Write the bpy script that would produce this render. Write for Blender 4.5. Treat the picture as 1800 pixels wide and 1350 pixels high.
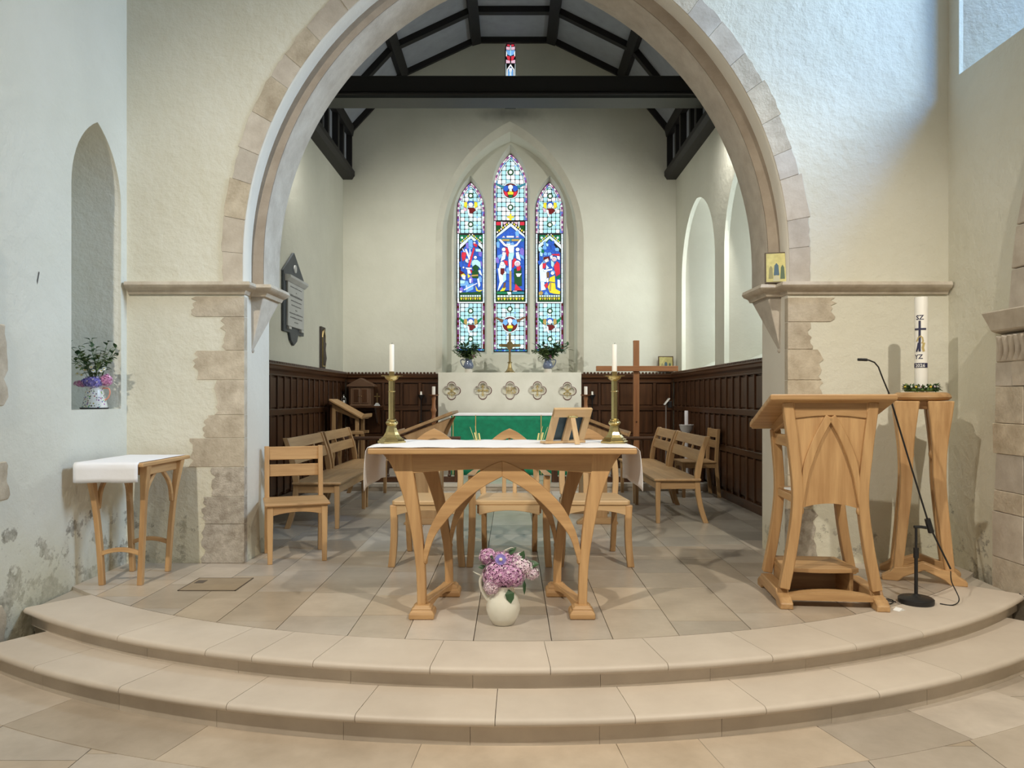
import bpy, bmesh, math, random
from math import sin, cos, pi, sqrt, radians, atan2
from mathutils import Vector, Matrix
from mathutils.geometry import tessellate_polygon

for o in list(bpy.data.objects): bpy.data.objects.remove(o, do_unlink=True)
S = bpy.context.scene
COL = S.collection
R = random.Random(7)

# ------------------------------------------------------------------ camera
EYE = 1.224          # above the dais floor (z = 0)
FPX = 1300.0         # focal length for an 1800 px wide frame
cam = bpy.data.cameras.new('camera'); camo = bpy.data.objects.new('camera', cam); COL.objects.link(camo)
camo.location = (0, 0, EYE); camo.rotation_euler = (pi/2, 0, 0)
cam.sensor_width = 36; cam.lens = 36*FPX/1800; cam.shift_y = 25/1800; cam.clip_start = .05
S.camera = camo

# ------------------------------------------------------------------ world, lights, exposure
W = bpy.data.worlds.new('world'); S.world = W; W.use_nodes = True
bg = W.node_tree.nodes['Background']; bg.inputs[0].default_value = (1.0, .97, .92, 1); bg.inputs[1].default_value = .31
S.view_settings.view_transform = 'Standard'; S.view_settings.look = 'None'
S.view_settings.exposure = 0; S.view_settings.gamma = 1; S.view_settings.use_curve_mapping = False

def lamp(name, kind, loc, to, power, col, size=.1, **k):
    l = bpy.data.lights.new(name, kind); l.energy = power; l.color = col
    if kind == 'AREA':
        l.shape = 'RECTANGLE'; l.size = size; l.size_y = k.get('sy', size)
        if 'spread' in k: l.spread = radians(k['spread'])
    else: l.shadow_soft_size = size
    if kind == 'SPOT': l.spot_size = radians(k.get('cone', 90)); l.spot_blend = k.get('blend', .5)
    o = bpy.data.objects.new(name, l); COL.objects.link(o); o.location = loc
    o.rotation_euler = (Vector(to)-Vector(loc)).to_track_quat('-Z', 'Y').to_euler()
    return o
WARM = (1.0, .93, .80)
# two nave spotlights on the wall heads either side of the viewer
lamp('nave_spot_right', 'SPOT', (2.4, .6, 5.2), (1.45, 4.7, .2), 800, WARM, .06, cone=70, blend=.9)
lamp('nave_spot_left', 'SPOT', (-2.5, .6, 5.2), (-.3, 4.8, .5), 800, WARM, .06, cone=84, blend=.85)
# chancel spotlights hidden behind the arch, aimed at the altar
lamp('chancel_spot_left', 'SPOT', (-2.63, 8.5, 4.62), (.0, 11.8, 1.2), 370, (1, .965, .89), .04, cone=118, blend=1)
lamp('chancel_spot_right', 'SPOT', (2.55, 8.5, 4.62), (-.0, 11.8, 1.2), 370, (1, .965, .89), .04, cone=118, blend=1)
# daylight falling through the high window of the right-hand nave wall: high sky and the pane itself
lamp('window_high_sky', 'AREA', (5.6, 2.2, 7.0), (2.6, 5.2, 2.9), 230, (.10, .40, 1.0), 1.2, sy=1.2)
lamp('window_sky', 'AREA', (6.6, 3.5, 6.0), (-2.8, 4.4, 2.0), 300, (.56, .76, 1.0), 2.4, sy=2.4, spread=100)

# ------------------------------------------------------------------ helpers
def P(x, y, Y):                                   # pixel of the photograph + depth -> X, Z
    return ((x-900)*Y/FPX, EYE-(y-700)*Y/FPX)

class MB:
    def __init__(s): s.v = []; s.f = []; s.m = []; s.mi = 0
    def add(s, vs, fs):
        b = len(s.v); s.v += [tuple(p) for p in vs]
        for f in fs: s.f.append(tuple(b+i for i in f)); s.m.append(s.mi)
        return s
    def box(s, x0, x1, y0, y1, z0, z1):
        return s.add([(x0,y0,z0),(x1,y0,z0),(x1,y1,z0),(x0,y1,z0),(x0,y0,z1),(x1,y0,z1),(x1,y1,z1),(x0,y1,z1)],
                     [(0,3,2,1),(4,5,6,7),(0,1,5,4),(1,2,6,5),(2,3,7,6),(3,0,4,7)])
    def hexa(s, p):                               # bottom 4 ccw, top 4 ccw
        return s.add(p, [(0,3,2,1),(4,5,6,7),(0,1,5,4),(1,2,6,5),(2,3,7,6),(3,0,4,7)])
    def prism(s, loops, plane, a, b):             # loops: outline, holes...; extruded from a to b along the third axis
        if not isinstance(loops[0][0], (tuple, list)): loops = [loops]
        def mp(p, t): return {'xz': (p[0], t, p[1]), 'xy': (p[0], p[1], t), 'yz': (t, p[0], p[1])}[plane]
        flat = [p for l in loops for p in l]; n = len(flat)
        vs = [mp(p, a) for p in flat] + [mp(p, b) for p in flat]; fs = []
        if len(loops) == 1 and n <= 4: tr = [tuple(range(n))]
        else: tr = tessellate_polygon([[Vector((p[0], p[1], 0)) for p in l] for l in loops])
        for t in tr: fs.append(tuple(t)); fs.append(tuple(n+i for i in reversed(t)))
        k = 0
        for l in loops:
            m = len(l)
            for i in range(m): fs.append((k+i, k+(i+1) % m, n+k+(i+1) % m, n+k+i))
            k += m
        return s.add(vs, fs)
    def loft(s, rings, closed=True, caps=False):
        n = len(rings[0]); vs = [p for r in rings for p in r]; fs = []
        for j in range(len(rings)-1):
            for i in range(n if closed else n-1):
                i2 = (i+1) % n; fs.append((j*n+i, j*n+i2, (j+1)*n+i2, (j+1)*n+i))
        if caps: fs.append(tuple(range(n-1, -1, -1))); fs.append(tuple((len(rings)-1)*n+i for i in range(n)))
        return s.add(vs, fs)
    def lathe(s, prof, c=(0, 0, 0), n=24, rot=0, cap=True):
        rings = [[(c[0]+r*cos(rot+2*pi*i/n), c[1]+r*sin(rot+2*pi*i/n), c[2]+z) for i in range(n)] for r, z in prof]
        return s.loft(rings, True, cap)
    def tube(s, pts, r, n=8):
        pts = [Vector(p) for p in pts]; rings = []; up = None
        for i, p in enumerate(pts):
            d = (pts[min(i+1, len(pts)-1)]-pts[max(i-1, 0)]).normalized()
            if up is None: up = d.orthogonal().normalized()
            up = (up-d*up.dot(d)).normalized(); w = d.cross(up); rr = r[i] if isinstance(r, (list, tuple)) else r
            rings.append([tuple(p+up*rr*cos(2*pi*k/n)+w*rr*sin(2*pi*k/n)) for k in range(n)])
        return s.loft(rings, True, True)
    def ribbon(s, pts, wid, plane, a, b):         # flat centre line with a width, extruded a..b on the third axis
        L = []; Rr = []
        for i, p in enumerate(pts):
            q0 = pts[max(i-1, 0)]; q1 = pts[min(i+1, len(pts)-1)]
            d = Vector((q1[0]-q0[0], q1[1]-q0[1])).normalized(); w = (wid[i] if isinstance(wid, (list, tuple)) else wid)/2
            L.append((p[0]-d.y*w, p[1]+d.x*w)); Rr.append((p[0]+d.y*w, p[1]-d.x*w))
        def mp(p, t): return {'xz': (p[0], t, p[1]), 'xy': (p[0], p[1], t), 'yz': (t, p[0], p[1])}[plane]
        return s.loft([[mp(L[i], a), mp(Rr[i], a), mp(Rr[i], b), mp(L[i], b)] for i in range(len(pts))], True, True)
    def ball(s, c, r, n=10, m=6, sc=(1, 1, 1)):
        rings = []
        for j in range(1, m):
            t = pi*j/m; rings.append([(c[0]+r*sc[0]*sin(t)*cos(2*pi*i/n), c[1]+r*sc[1]*sin(t)*sin(2*pi*i/n), c[2]-r*sc[2]*cos(t)) for i in range(n)])
        return s.loft(rings, True, True)
    def leaf(s, p, d, l, w, up=(0, 0, 1), bend=.2):
        p = Vector(p); d = Vector(d).normalized(); u = Vector(up); u = (u-d*u.dot(d))
        u = u.normalized() if u.length > 1e-4 else d.orthogonal().normalized(); x = d.cross(u)
        m1 = p+d*l*.35; m2 = p+d*l*.7-u*l*bend*.5; e = p+d*l-u*l*bend
        return s.add([p, m1+x*w*.5+u*w*.15, m1, m1-x*w*.5+u*w*.15, m2+x*w*.4+u*w*.1, m2, m2-x*w*.4+u*w*.1, e],
                     [(0,2,1),(0,3,2),(1,2,5,4),(2,3,6,5),(4,5,7),(5,6,7)])
    def build(s, name, mat, parent=None, loc=None, rot=None, bevel=0, smooth=0, recalc=True, seg=1):
        me = bpy.data.meshes.new(name); me.from_pydata(s.v, [], s.f)
        ms = mat if isinstance(mat, (list, tuple)) else [mat]
        for m in ms: me.materials.append(m)
        if len(ms) > 1: me.polygons.foreach_set('material_index', s.m)
        if recalc:
            b = bmesh.new(); b.from_mesh(me); bmesh.ops.recalc_face_normals(b, faces=b.faces); b.to_mesh(me); b.free()
        if smooth:
            for p in me.polygons: p.use_smooth = True
            me.set_sharp_from_angle(angle=radians(smooth))
        o = bpy.data.objects.new(name, me); COL.objects.link(o)
        if parent: o.parent = parent
        if loc: o.location = loc
        if rot: o.rotation_euler = rot
        if bevel:
            md = o.modifiers.new('bevel', 'BEVEL'); md.width = bevel; md.segments = seg; md.limit_method = 'ANGLE'; md.angle_limit = radians(35)
        return o

def tag(o, label=None, cat=None, group=None, kind=None):
    if label: o['label'] = label
    if cat: o['category'] = cat
    if group: o['group'] = group
    if kind: o['kind'] = kind
    return o
def thing(name, label, cat, loc=(0, 0, 0), rz=0, group=None):
    o = bpy.data.objects.new(name, None); COL.objects.link(o); o.location = loc; o.rotation_euler = (0, 0, rz)
    o.empty_display_size = .1
    return tag(o, label, cat, group)
def empty_structure(name):
    o = bpy.data.objects.new(name, None); COL.objects.link(o); o['kind'] = 'structure'; return o
def dup(root, loc=None, rz=None, label=None, parent=None):
    c = root.copy(); COL.objects.link(c)
    if parent is not None: c.parent = parent
    if loc is not None: c.location = loc
    if rz is not None: c.rotation_euler = (0, 0, rz)
    if label: c['label'] = label
    for ch in list(root.children): dup(ch, parent=c)
    return c
def share(src, name, parent, loc=(0, 0, 0), rot=None, scale=None):
    o = bpy.data.objects.new(name, src.data); COL.objects.link(o); o.parent = parent; o.location = loc
    if rot: o.rotation_euler = rot
    if scale: o.scale = scale
    return o
def lancet(x0, x1, zb, zs, za, n=12):             # pointed outline, ccw from bottom left
    w = (x1-x0)/2; h = za-zs; xm = (x0+x1)/2
    if h >= w: r = (w*w+h*h)/(2*w); am = math.asin(min(1, h/r)); arc = [(x0+r-r*cos(am*i/n), zs+r*sin(am*i/n)) for i in range(n+1)]
    else: arc = [(xm-w*cos(pi/2*i/n), zs+h*sin(pi/2*i/n)) for i in range(n+1)]
    left = arc; right = [(2*xm-p[0], p[1]) for p in reversed(arc[:-1])]
    return [(x0, zb)]+left+right+[(x1, zb)]
def clip_convex(poly, conv):                      # Sutherland-Hodgman, conv given clockwise or ccw
    area = sum(conv[i][0]*conv[(i+1) % len(conv)][1]-conv[(i+1) % len(conv)][0]*conv[i][1] for i in range(len(conv)))
    cv = conv if area > 0 else conv[::-1]; out = list(poly)
    for i in range(len(cv)):
        a = cv[i]; b = cv[(i+1) % len(cv)]; inp = out; out = []
        if not inp: break
        f = lambda p: (b[0]-a[0])*(p[1]-a[1])-(b[1]-a[1])*(p[0]-a[0])
        for k in range(len(inp)):
            p = inp[k]; q = inp[(k+1) % len(inp)]; fp = f(p); fq = f(q)
            if fp >= 0: out.append(p)
            if (fp >= 0) != (fq >= 0):
                t = fp/(fp-fq); out.append((p[0]+(q[0]-p[0])*t, p[1]+(q[1]-p[1])*t))
    return out

# ------------------------------------------------------------------ materials
def nm(name):
    m = bpy.data.materials.new(name); m.use_nodes = True; nt = m.node_tree
    return m, nt, nt.nodes['Principled BSDF']
def node(nt, t, **k):
    n = nt.nodes.new(t)
    for a, b in k.items():
        if a.startswith('i_'): n.inputs[a[2:].replace('_', ' ')].default_value = b
        else: setattr(n, a, b)
    return n
def c4(c): return (c[0], c[1], c[2], 1)
def ramp(nt, fac, stops):
    r = nt.nodes.new('ShaderNodeValToRGB'); e = r.color_ramp.elements
    while len(e) > 1: e.remove(e[-1])
    e[0].position = stops[0][0]; e[0].color = c4(stops[0][1])
    for p, c in stops[1:]: x = e.new(p); x.color = c4(c)
    nt.links.new(fac, r.inputs[0]); return r.outputs[0]
def mixc(nt, fac, a, b, mode='MIX'):
    n = node(nt, 'ShaderNodeMix', data_type='RGBA', blend_type=mode)
    for s, v in ((0, fac), (6, a), (7, b)):
        if hasattr(v, 'links'): nt.links.new(v, n.inputs[s])
        else: n.inputs[s].default_value = v if s == 0 else c4(v)
    return n.outputs[2]
def noise(nt, co, scale, detail=4, rough=.55):
    n = node(nt, 'ShaderNodeTexNoise', i_Scale=scale, i_Detail=detail, i_Roughness=rough)
    if co is not None: nt.links.new(co, n.inputs['Vector'])
    return n.outputs['Fac']
def bump(nt, b, h, strength, dist=.01):
    n = node(nt, 'ShaderNodeBump', i_Strength=strength, i_Distance=dist); nt.links.new(h, n.inputs['Height'])
    nt.links.new(n.outputs[0], b.inputs['Normal'])
def simple(name, col, rough=.6, metal=0, var=.0, bsc=0, bst=.2, vs=6, coat=0, bd=.004):
    m, nt, b = nm(name); b.inputs['Base Color'].default_value = c4(col); b.inputs['Roughness'].default_value = rough
    b.inputs['Metallic'].default_value = metal
    if coat: b.inputs['Coat Weight'].default_value = coat
    if var or bsc:
        tc = node(nt, 'ShaderNodeTexCoord').outputs['Object']
        if var:
            nt.links.new(ramp(nt, noise(nt, tc, vs), [(.3, tuple(x*(1-var) for x in col)), (.7, tuple(min(1, x*(1+var)) for x in col))]), b.inputs['Base Color'])
        if bsc: bump(nt, b, noise(nt, tc, bsc), bst, bd)
    return m
def wood(name, c1, c2, axis, rough=.45, sc=1.0):
    m, nt, b = nm(name); b.inputs['Roughness'].default_value = rough
    tc = node(nt, 'ShaderNodeTexCoord').outputs['Object']
    oi = node(nt, 'ShaderNodeObjectInfo'); mv = node(nt, 'ShaderNodeVectorMath', operation='MULTIPLY_ADD')
    s = [22*sc, 22*sc, 22*sc]; s['xyz'.index(axis)] = 1.6*sc
    mv.inputs[1].default_value = s; nt.links.new(tc, mv.inputs[0])
    cx = node(nt, 'ShaderNodeCombineXYZ'); ml = node(nt, 'ShaderNodeMath', operation='MULTIPLY'); ml.inputs[1].default_value = 40
    nt.links.new(oi.outputs['Random'], ml.inputs[0])
    for i in range(3): nt.links.new(ml.outputs[0], cx.inputs[i])
    nt.links.new(cx.outputs[0], mv.inputs[2])
    n1 = noise(nt, mv.outputs[0], 1.0, 5, .6)
    base = ramp(nt, n1, [(.30, c2), (.5, tuple((a+d)/2 for a, d in zip(c1, c2))), (.68, c1)])
    hs = node(nt, 'ShaderNodeHueSaturation'); mr = node(nt, 'ShaderNodeMapRange'); mr.inputs[3].default_value = .9; mr.inputs[4].default_value = 1.1
    nt.links.new(oi.outputs['Random'], mr.inputs[0]); nt.links.new(mr.outputs[0], hs.inputs['Value']); nt.links.new(base, hs.inputs['Color'])
    nt.links.new(hs.outputs[0], b.inputs['Base Color']); bump(nt, b, n1, .12, .002)
    return m
def plaster(name, ca, cb, wear=True, th=.80, bs=.5):
    m, nt, b = nm(name); b.inputs['Roughness'].default_value = .93
    geo = node(nt, 'ShaderNodeNewGeometry').outputs['Position']
    n1 = noise(nt, geo, 1.3, 5, .6); col = ramp(nt, n1, [(.3, ca), (.72, cb)])
    h = noise(nt, geo, 9, 6, .62)
    if wear:
        sx = node(nt, 'ShaderNodeSeparateXYZ'); nt.links.new(geo, sx.inputs[0])
        mr = node(nt, 'ShaderNodeMapRange'); mr.inputs[1].default_value = .95; mr.inputs[2].default_value = -.1; nt.links.new(sx.outputs[2], mr.inputs[0])
        n2 = noise(nt, geo, 5.5, 8, .68)
        ad = node(nt, 'ShaderNodeMath', operation='MULTIPLY_ADD'); nt.links.new(mr.outputs[0], ad.inputs[0]); ad.inputs[1].default_value = .30; nt.links.new(n2, ad.inputs[2])
        msk = ramp(nt, ad.outputs[0], [(th, (0, 0, 0)), (th+.035, (1, 1, 1))])
        n3 = noise(nt, geo, 21, 5, .6); dirt = ramp(nt, n3, [(.35, (.19, .175, .15)), (.6, (.52, .49, .42))])
        col = mixc(nt, msk, col, dirt)
        # yellowed damp staining of the lower plaster
        n4 = noise(nt, geo, 2.1, 3, .5); a2 = node(nt, 'ShaderNodeMath', operation='MULTIPLY'); nt.links.new(n4, a2.inputs[0]); nt.links.new(mr.outputs[0], a2.inputs[1])
        col = mixc(nt, ramp(nt, a2.outputs[0], [(.18, (0, 0, 0)), (.5, (.6, .6, .6))]), col, (.62, .58, .40))
    nt.links.new(col, b.inputs['Base Color']); bump(nt, b, h, bs, .022)
    return m
def stone(name, ca, cb, scale=5, bs=.4, rnd=.12, rough=.85, sat=(.9, 1.1), coat=0):
    m, nt, b = nm(name); b.inputs['Roughness'].default_value = rough
    if coat: b.inputs['Coat Weight'].default_value = coat; b.inputs['Coat Roughness'].default_value = .22
    geo = node(nt, 'ShaderNodeNewGeometry').outputs['Position']; oi = node(nt, 'ShaderNodeObjectInfo')
    n1 = noise(nt, geo, scale, 6, .65); col = ramp(nt, n1, [(.3, ca), (.7, cb)])
    hs = node(nt, 'ShaderNodeHueSaturation'); mr = node(nt, 'ShaderNodeMapRange'); mr.inputs[3].default_value = 1-rnd; mr.inputs[4].default_value = 1+rnd
    nt.links.new(oi.outputs['Random'], mr.inputs[0]); nt.links.new(mr.outputs[0], hs.inputs['Value']); nt.links.new(col, hs.inputs['Color'])
    m2 = node(nt, 'ShaderNodeMath', operation='MULTIPLY'); m2.inputs[1].default_value = 7.31; nt.links.new(oi.outputs['Random'], m2.inputs[0])
    fr = node(nt, 'ShaderNodeMath', operation='FRACT'); nt.links.new(m2.outputs[0], fr.inputs[0])
    mr2 = node(nt, 'ShaderNodeMapRange'); mr2.inputs[3].default_value = sat[0]; mr2.inputs[4].default_value = sat[1]; nt.links.new(fr.outputs[0], mr2.inputs[0]); nt.links.new(mr2.outputs[0], hs.inputs['Saturation'])
    nt.links.new(hs.outputs[0], b.inputs['Base Color'])
    if bs: bump(nt, b, noise(nt, geo, scale*6, 5, .6), bs, .006)
    return m
def emit(name, col, st=1.0, var=.15):
    m, nt, b = nm(name); b.inputs['Base Color'].default_value = c4(tuple(x*.3 for x in col)); b.inputs['Roughness'].default_value = .15
    oi = node(nt, 'ShaderNodeObjectInfo'); tc = node(nt, 'ShaderNodeTexCoord').outputs['Object']
    n = noise(nt, tc, 9, 3); nt.links.new(ramp(nt, n, [(.3, tuple(x*(1-var) for x in col)), (.7, tuple(min(1.2, x*(1+var)) for x in col))]), b.inputs['Emission Color'])
    b.inputs['Emission Strength'].default_value = st
    return m

PLA = plaster('plaster_cream', (.66, .63, .51), (.72, .695, .59), th=.765, bs=.6)
PLL = plaster('plaster_left', (.69, .675, .58), (.75, .735, .65), th=.715, bs=.6)
PLC = plaster('plaster_chancel', (.58, .575, .485), (.65, .645, .55), wear=False, bs=.2)
PLJ = plaster('plaster_jamb', (.67, .62, .53), (.74, .70, .61), wear=True, bs=.25)
PLE = plaster('plaster_east', (.58, .575, .485), (.65, .645, .55), wear=False, bs=.2)
def soot(m, c, sx, sz):                           # smoke stain left above the window head
    nt = m.node_tree; b = nt.nodes['Principled BSDF']; src = b.inputs['Base Color'].links[0].from_socket
    geo = node(nt, 'ShaderNodeNewGeometry').outputs['Position']; v = node(nt, 'ShaderNodeVectorMath', operation='SUBTRACT'); v.inputs[1].default_value = c
    nt.links.new(geo, v.inputs[0]); s = node(nt, 'ShaderNodeVectorMath', operation='MULTIPLY'); s.inputs[1].default_value = (1/sx, .1, 1/sz); nt.links.new(v.outputs[0], s.inputs[0])
    l = node(nt, 'ShaderNodeVectorMath', operation='LENGTH'); nt.links.new(s.outputs[0], l.inputs[0])
    ad = node(nt, 'ShaderNodeMath', operation='MULTIPLY_ADD'); nt.links.new(noise(nt, geo, 5, 5), ad.inputs[0]); ad.inputs[1].default_value = .7; nt.links.new(l.outputs['Value'], ad.inputs[2])
    nt.links.new(mixc(nt, ramp(nt, ad.outputs[0], [(.3, (.62, .62, .62)), (1.25, (0, 0, 0))]), src, (.13, .125, .105)), b.inputs['Base Color'])
soot(PLE, (-.03, 11.9, 5.80), 1.0, .30)
STO = stone('limestone', (.44, .375, .30), (.60, .535, .445), 6, .45, .06)
STQ = stone('quoin_stone', (.40, .33, .24), (.62, .54, .42), 9, .8, .10)
STW = stone('weathered_stone', (.30, .25, .19), (.62, .56, .47), 16, 1.0, .1)
STB = stone('brown_limestone', (.30, .235, .17), (.40, .325, .245), 5, .3, .04)
STI = stone('impost_stone', (.43, .36, .275), (.62, .55, .45), 7, .4, .08)
SLAB = stone('paving_slab', (.42, .345, .265), (.58, .49, .39), 3.0, .05, .16, .36, (.75, 1.15), coat=.25)
SLABG = stone('paving_slab_grey', (.42, .38, .32), (.56, .515, .44), 3.0, .05, .16, .34, (.7, 1.1), coat=.28)
TRD = stone('step_stone', (.55, .47, .385), (.645, .56, .465), 2.2, .05, .03, .5, (.97, 1.03))
RIS = stone('riser_stone', (.50, .425, .34), (.60, .52, .42), 4, .1, .04, .6, (.96, 1.04))
MORT = simple('mortar', (.42, .37, .30), .9)
OAK = {a: wood('oak_'+a, (.60, .37, .17), (.40, .22, .09), a) for a in 'xyz'}
OAKL = {a: wood('pale_oak_'+a, (.66, .46, .25), (.54, .35, .17), a) for a in 'xyz'}
OAKB = {a: wood('bench_oak_'+a, (.44, .275, .13), (.32, .185, .08), a) for a in 'xyz'}
DRK = {a: wood('dark_oak_'+a, (.088, .036, .014), (.036, .0145, .006), a, .32) for a in 'xyz'}
CROSSW = {a: wood('cross_wood_'+a, (.36, .165, .065), (.25, .10, .04), a) for a in 'xyz'}
BLK = simple('black_timber', (.010, .0085, .008), .6, bsc=30)
RIBP = simple('roof_panel', (.33, .35, .39), .8, var=.08)
BRASS = simple('brass', (.58, .47, .21), .22, 1, var=.12, vs=30)
BRZ = simple('aged_brass', (.36, .27, .12), .35, 1, var=.2, vs=20)
SILV = simple('silver', (.72, .72, .70), .25, 1)
LINEN = simple('linen', (.86, .85, .87), .85, bsc=18, bst=.25, bd=.006)
WAX = simple('wax', (.87, .84, .76), .5)
BLUEBLK = simple('navy_print', (.03, .03, .075), .6)
GOLD = simple('gold_paint', (.55, .42, .16), .45, .1)
GREEN = simple('green_damask', (.0, .215, .105), .75, var=.18, vs=14, bsc=60, bst=.2)
IRON = simple('black_iron', (.012, .011, .012), .5)
BLKP = simple('black_plastic', (.012, .012, .013), .45)
SLATE = simple('slate', (.055, .065, .075), .55, var=.1)
MARB = simple('pale_marble', (.50, .51, .50), .5, var=.05)
LETT = simple('letter_grey', (.10, .10, .10), .7)
WHT = simple('white_paint', (.74, .73, .70), .5)
CREAMJ = simple('cream_glaze', (.74, .71, .60), .12, coat=.6)
BLUEJ = simple('blue_glaze', (.13, .16, .24), .15, coat=.6)
REDLN = simple('maroon_line', (.11, .03, .02), .7)
CARV = stone('carved_stone', (.56, .51, .43), (.68, .63, .55), 10, .3, 0)
RERE = stone('reredos_stone', (.66, .64, .53), (.76, .74, .63), 2.5, .1, 0)
STEM = simple('stem_green', (.09, .16, .04), .6)
LEAFD = simple('leaf_dark', (.035, .085, .03), .5, var=.3, vs=30)
LEAFM = simple('leaf_mid', (.13, .19, .06), .55, var=.3, vs=30)
LILAC = simple('lilac_petal', (.62, .33, .53), .6, var=.35, vs=60)
LILACP = simple('pale_lilac_petal', (.80, .62, .70), .6, var=.2, vs=60)
VIOL = simple('violet_petal', (.30, .25, .68), .6, var=.25, vs=60)
PINKF = simple('pink_petal', (.68, .28, .50), .6, var=.3, vs=60)
WHF = simple('white_petal', (.85, .86, .80), .6)
YELF = simple('yellow_centre', (.80, .62, .08), .6)
PEACH = simple('coral_glaze', (.74, .30, .20), .3)
BOOK = simple('dark_book', (.03, .06, .08), .6, var=.3, vs=12)
PAPER = simple('paper', (.85, .85, .83), .8)
# ================================================================== the setting
XL, XR = -2.86, 3.24                 # nave side walls
YA, YB = 5.49, 6.05                  # chancel-arch wall, west and east faces
CL, CR, YE = -2.72, 2.64, 11.9       # chancel side walls, east wall
AX, AOFF, AZ = .03, .55, 2.25        # arch: axis, offset of the two centres, centre height
IMP = 2.08                           # top of the impost
TOPZ = 7.6

def arch_pts(r, n=28):               # left springing -> apex -> right springing
    am = math.acos(AOFF/r); L = []
    for i in range(n+1):
        t = am*i/n; L.append((AX+AOFF-r*cos(t), AZ+r*sin(t)))
    return L+[(2*AX-p[0], p[1]) for p in reversed(L[:-1])]

# ---- floor: mortar bed, then every slab, tread and riser as a piece of it
CY = 8.05; R0, R1, R2, R3 = 4.325, 4.70, 4.98, 5.26
LOW = -.24
def arc(r, a0, a1, n): return [(r*sin(a0+(a1-a0)*i/n), CY-r*cos(a0+(a1-a0)*i/n)) for i in range(n+1)]
fb = MB()
aL, aR = math.asin(XL/4.65), math.asin(3.2/4.65)
fb.prism(arc(4.62, aL, aR, 40)+[(3.24, 5.6), (3.24, 12.4), (-2.86, 12.4), (-2.86, 5.2)], 'xy', -.3, -.022)
fb.box(-3.3, 4.6, -1.5, 6.0, -.36, -.268)
floor = tag(fb.build('floor', MORT), kind='structure')
circ = [(R0*.999*sin(2*pi*i/160), CY-R0*.999*cos(2*pi*i/160)) for i in range(160)]
cols = [-2.86, -2.58, -2.25, -1.91, -1.616, -1.25, -.85, -.545, -.195, .2, .513, .864, 1.266, 1.6, 1.95, 2.3, 2.65, 2.95, 3.24]
J = .0022
def slab(poly, z0, z1, mat, name='paving_slab'):
    return MB().prism(poly, 'xy', z0, z1+R.uniform(-.0006, .0006)).build(name, mat, floor)
def inset(p, d):
    cx = sum(q[0] for q in p)/len(p); cy = sum(q[1] for q in p)/len(p)
    return [(q[0]+(d if q[0] < cx else -d), q[1]+(d if q[1] < cy else -d)) for q in p]
first_len = {6: .30, 7: .42, 8: .52, 9: .36, 10: .28, 11: .33}
for c in range(len(cols)-1):
    x0, x1 = cols[c], cols[c+1]; y = 3.7-R.uniform(0, .3)
    while y < 9.74:
        ln = R.choice([.42, .5, .56, .62, .7]); y1 = min(y+ln, 9.745)
        if 9.745-y1 < .15: y1 = 9.745
        a, b = x0, x1
        if y >= 5.6:
            a, b = max(a, -2.71), min(b, 2.63)
        poly = clip_convex([(a+J, y+J), (b-J, y+J), (b-J, y1-J), (a+J, y1-J)], circ) if b-a > .03 else []
        if len(poly) > 2:
            ar = abs(sum(poly[i][0]*poly[(i+1) % len(poly)][1]-poly[(i+1) % len(poly)][0]*poly[i][1] for i in range(len(poly))))/2
            if ar > .004: slab(poly, -.03, 0, SLAB if y < 5.9 else SLABG)
        y = y1
# sanctuary step and floor
MB().box(CL+.01, CR-.01, 9.75, 9.80, -.02, .1).build('step_riser', RIS, floor)
for i in range(9):
    a = CL+.01+i*(CR-CL-.02)/9; b = CL+.01+(i+1)*(CR-CL-.02)/9
    for (p, q) in ((9.72, 10.15), (10.15, 10.75), (10.75, 11.35), (11.35, 11.89)):
        slab([(a+J, p+J), (b-J, p+J), (b-J, q-J), (a+J, q-J)], .06, .1, SLABG)
# curved treads with rolled nosing, curved risers
def sweep(prof, a0, a1, name, mat, n=6):
    rings = []
    for i in range(n+1):
        t = a0+(a1-a0)*i/n; rings.append([(r*sin(t), CY-r*cos(t), z) for r, z in prof])
    return MB().loft(rings, True, True).build(name, mat, floor, smooth=40)
def step(rin, rn, z, riser_h, tj, rj, xr):
    g = .0003
    prof = [(rin, z-.04), (rin, z), (rn-.022, z), (rn-.010, z-.003), (rn-.003, z-.010), (rn, z-.02), (rn-.003, z-.030), (rn-.012, z-.037), (rn-.026, z-.04)]
    e0, e1 = math.asin(XL/rn)+.002, math.asin(xr/rn)
    t = [e0]+[a for a in tj if e0+.02 < a < e1-.02]+[e1]
    for i in range(len(t)-1): sweep(prof, t[i]+g, t[i+1]-g, 'step_tread', TRD)
    rp = [(rn-.20, z-riser_h), (rn-.20, z-.0395), (rn-.034, z-.0395), (rn-.05, z-.062), (rn-.045, z-riser_h)]
    rp = [(rn-.20, z-riser_h), (rn-.20, z-.040), (rn-.032, z-.040), (rn-.044, z-.055), (rn-.044, z-riser_h)]
    t = [e0]+[a for a in rj if e0+.02 < a < e1-.02]+[e1]
    for i in range(len(t)-1): sweep(rp, t[i]+g*.6, t[i+1]-g*.6, 'step_riser', RIS)
def ang(px, Y): return atan2((px-900)*Y/FPX, CY-Y)
step(R0+.001, R1, 0, .11, [ang(x, y) for x, y in ((218, 3.85), (367, 3.62), (445, 3.53), (549, 3.44), (755, 3.36), (968, 3.35), (1180, 3.37), (1372, 3.46), (1528, 3.6), (1650, 3.8))],
     [ang(x, y) for x, y in ((132, 4.0), (264, 3.8), (422, 3.6), (613, 3.43), (830, 3.37), (1058, 3.38), (1257, 3.44), (1435, 3.55), (1578, 3.7))], 3.2)
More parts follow.
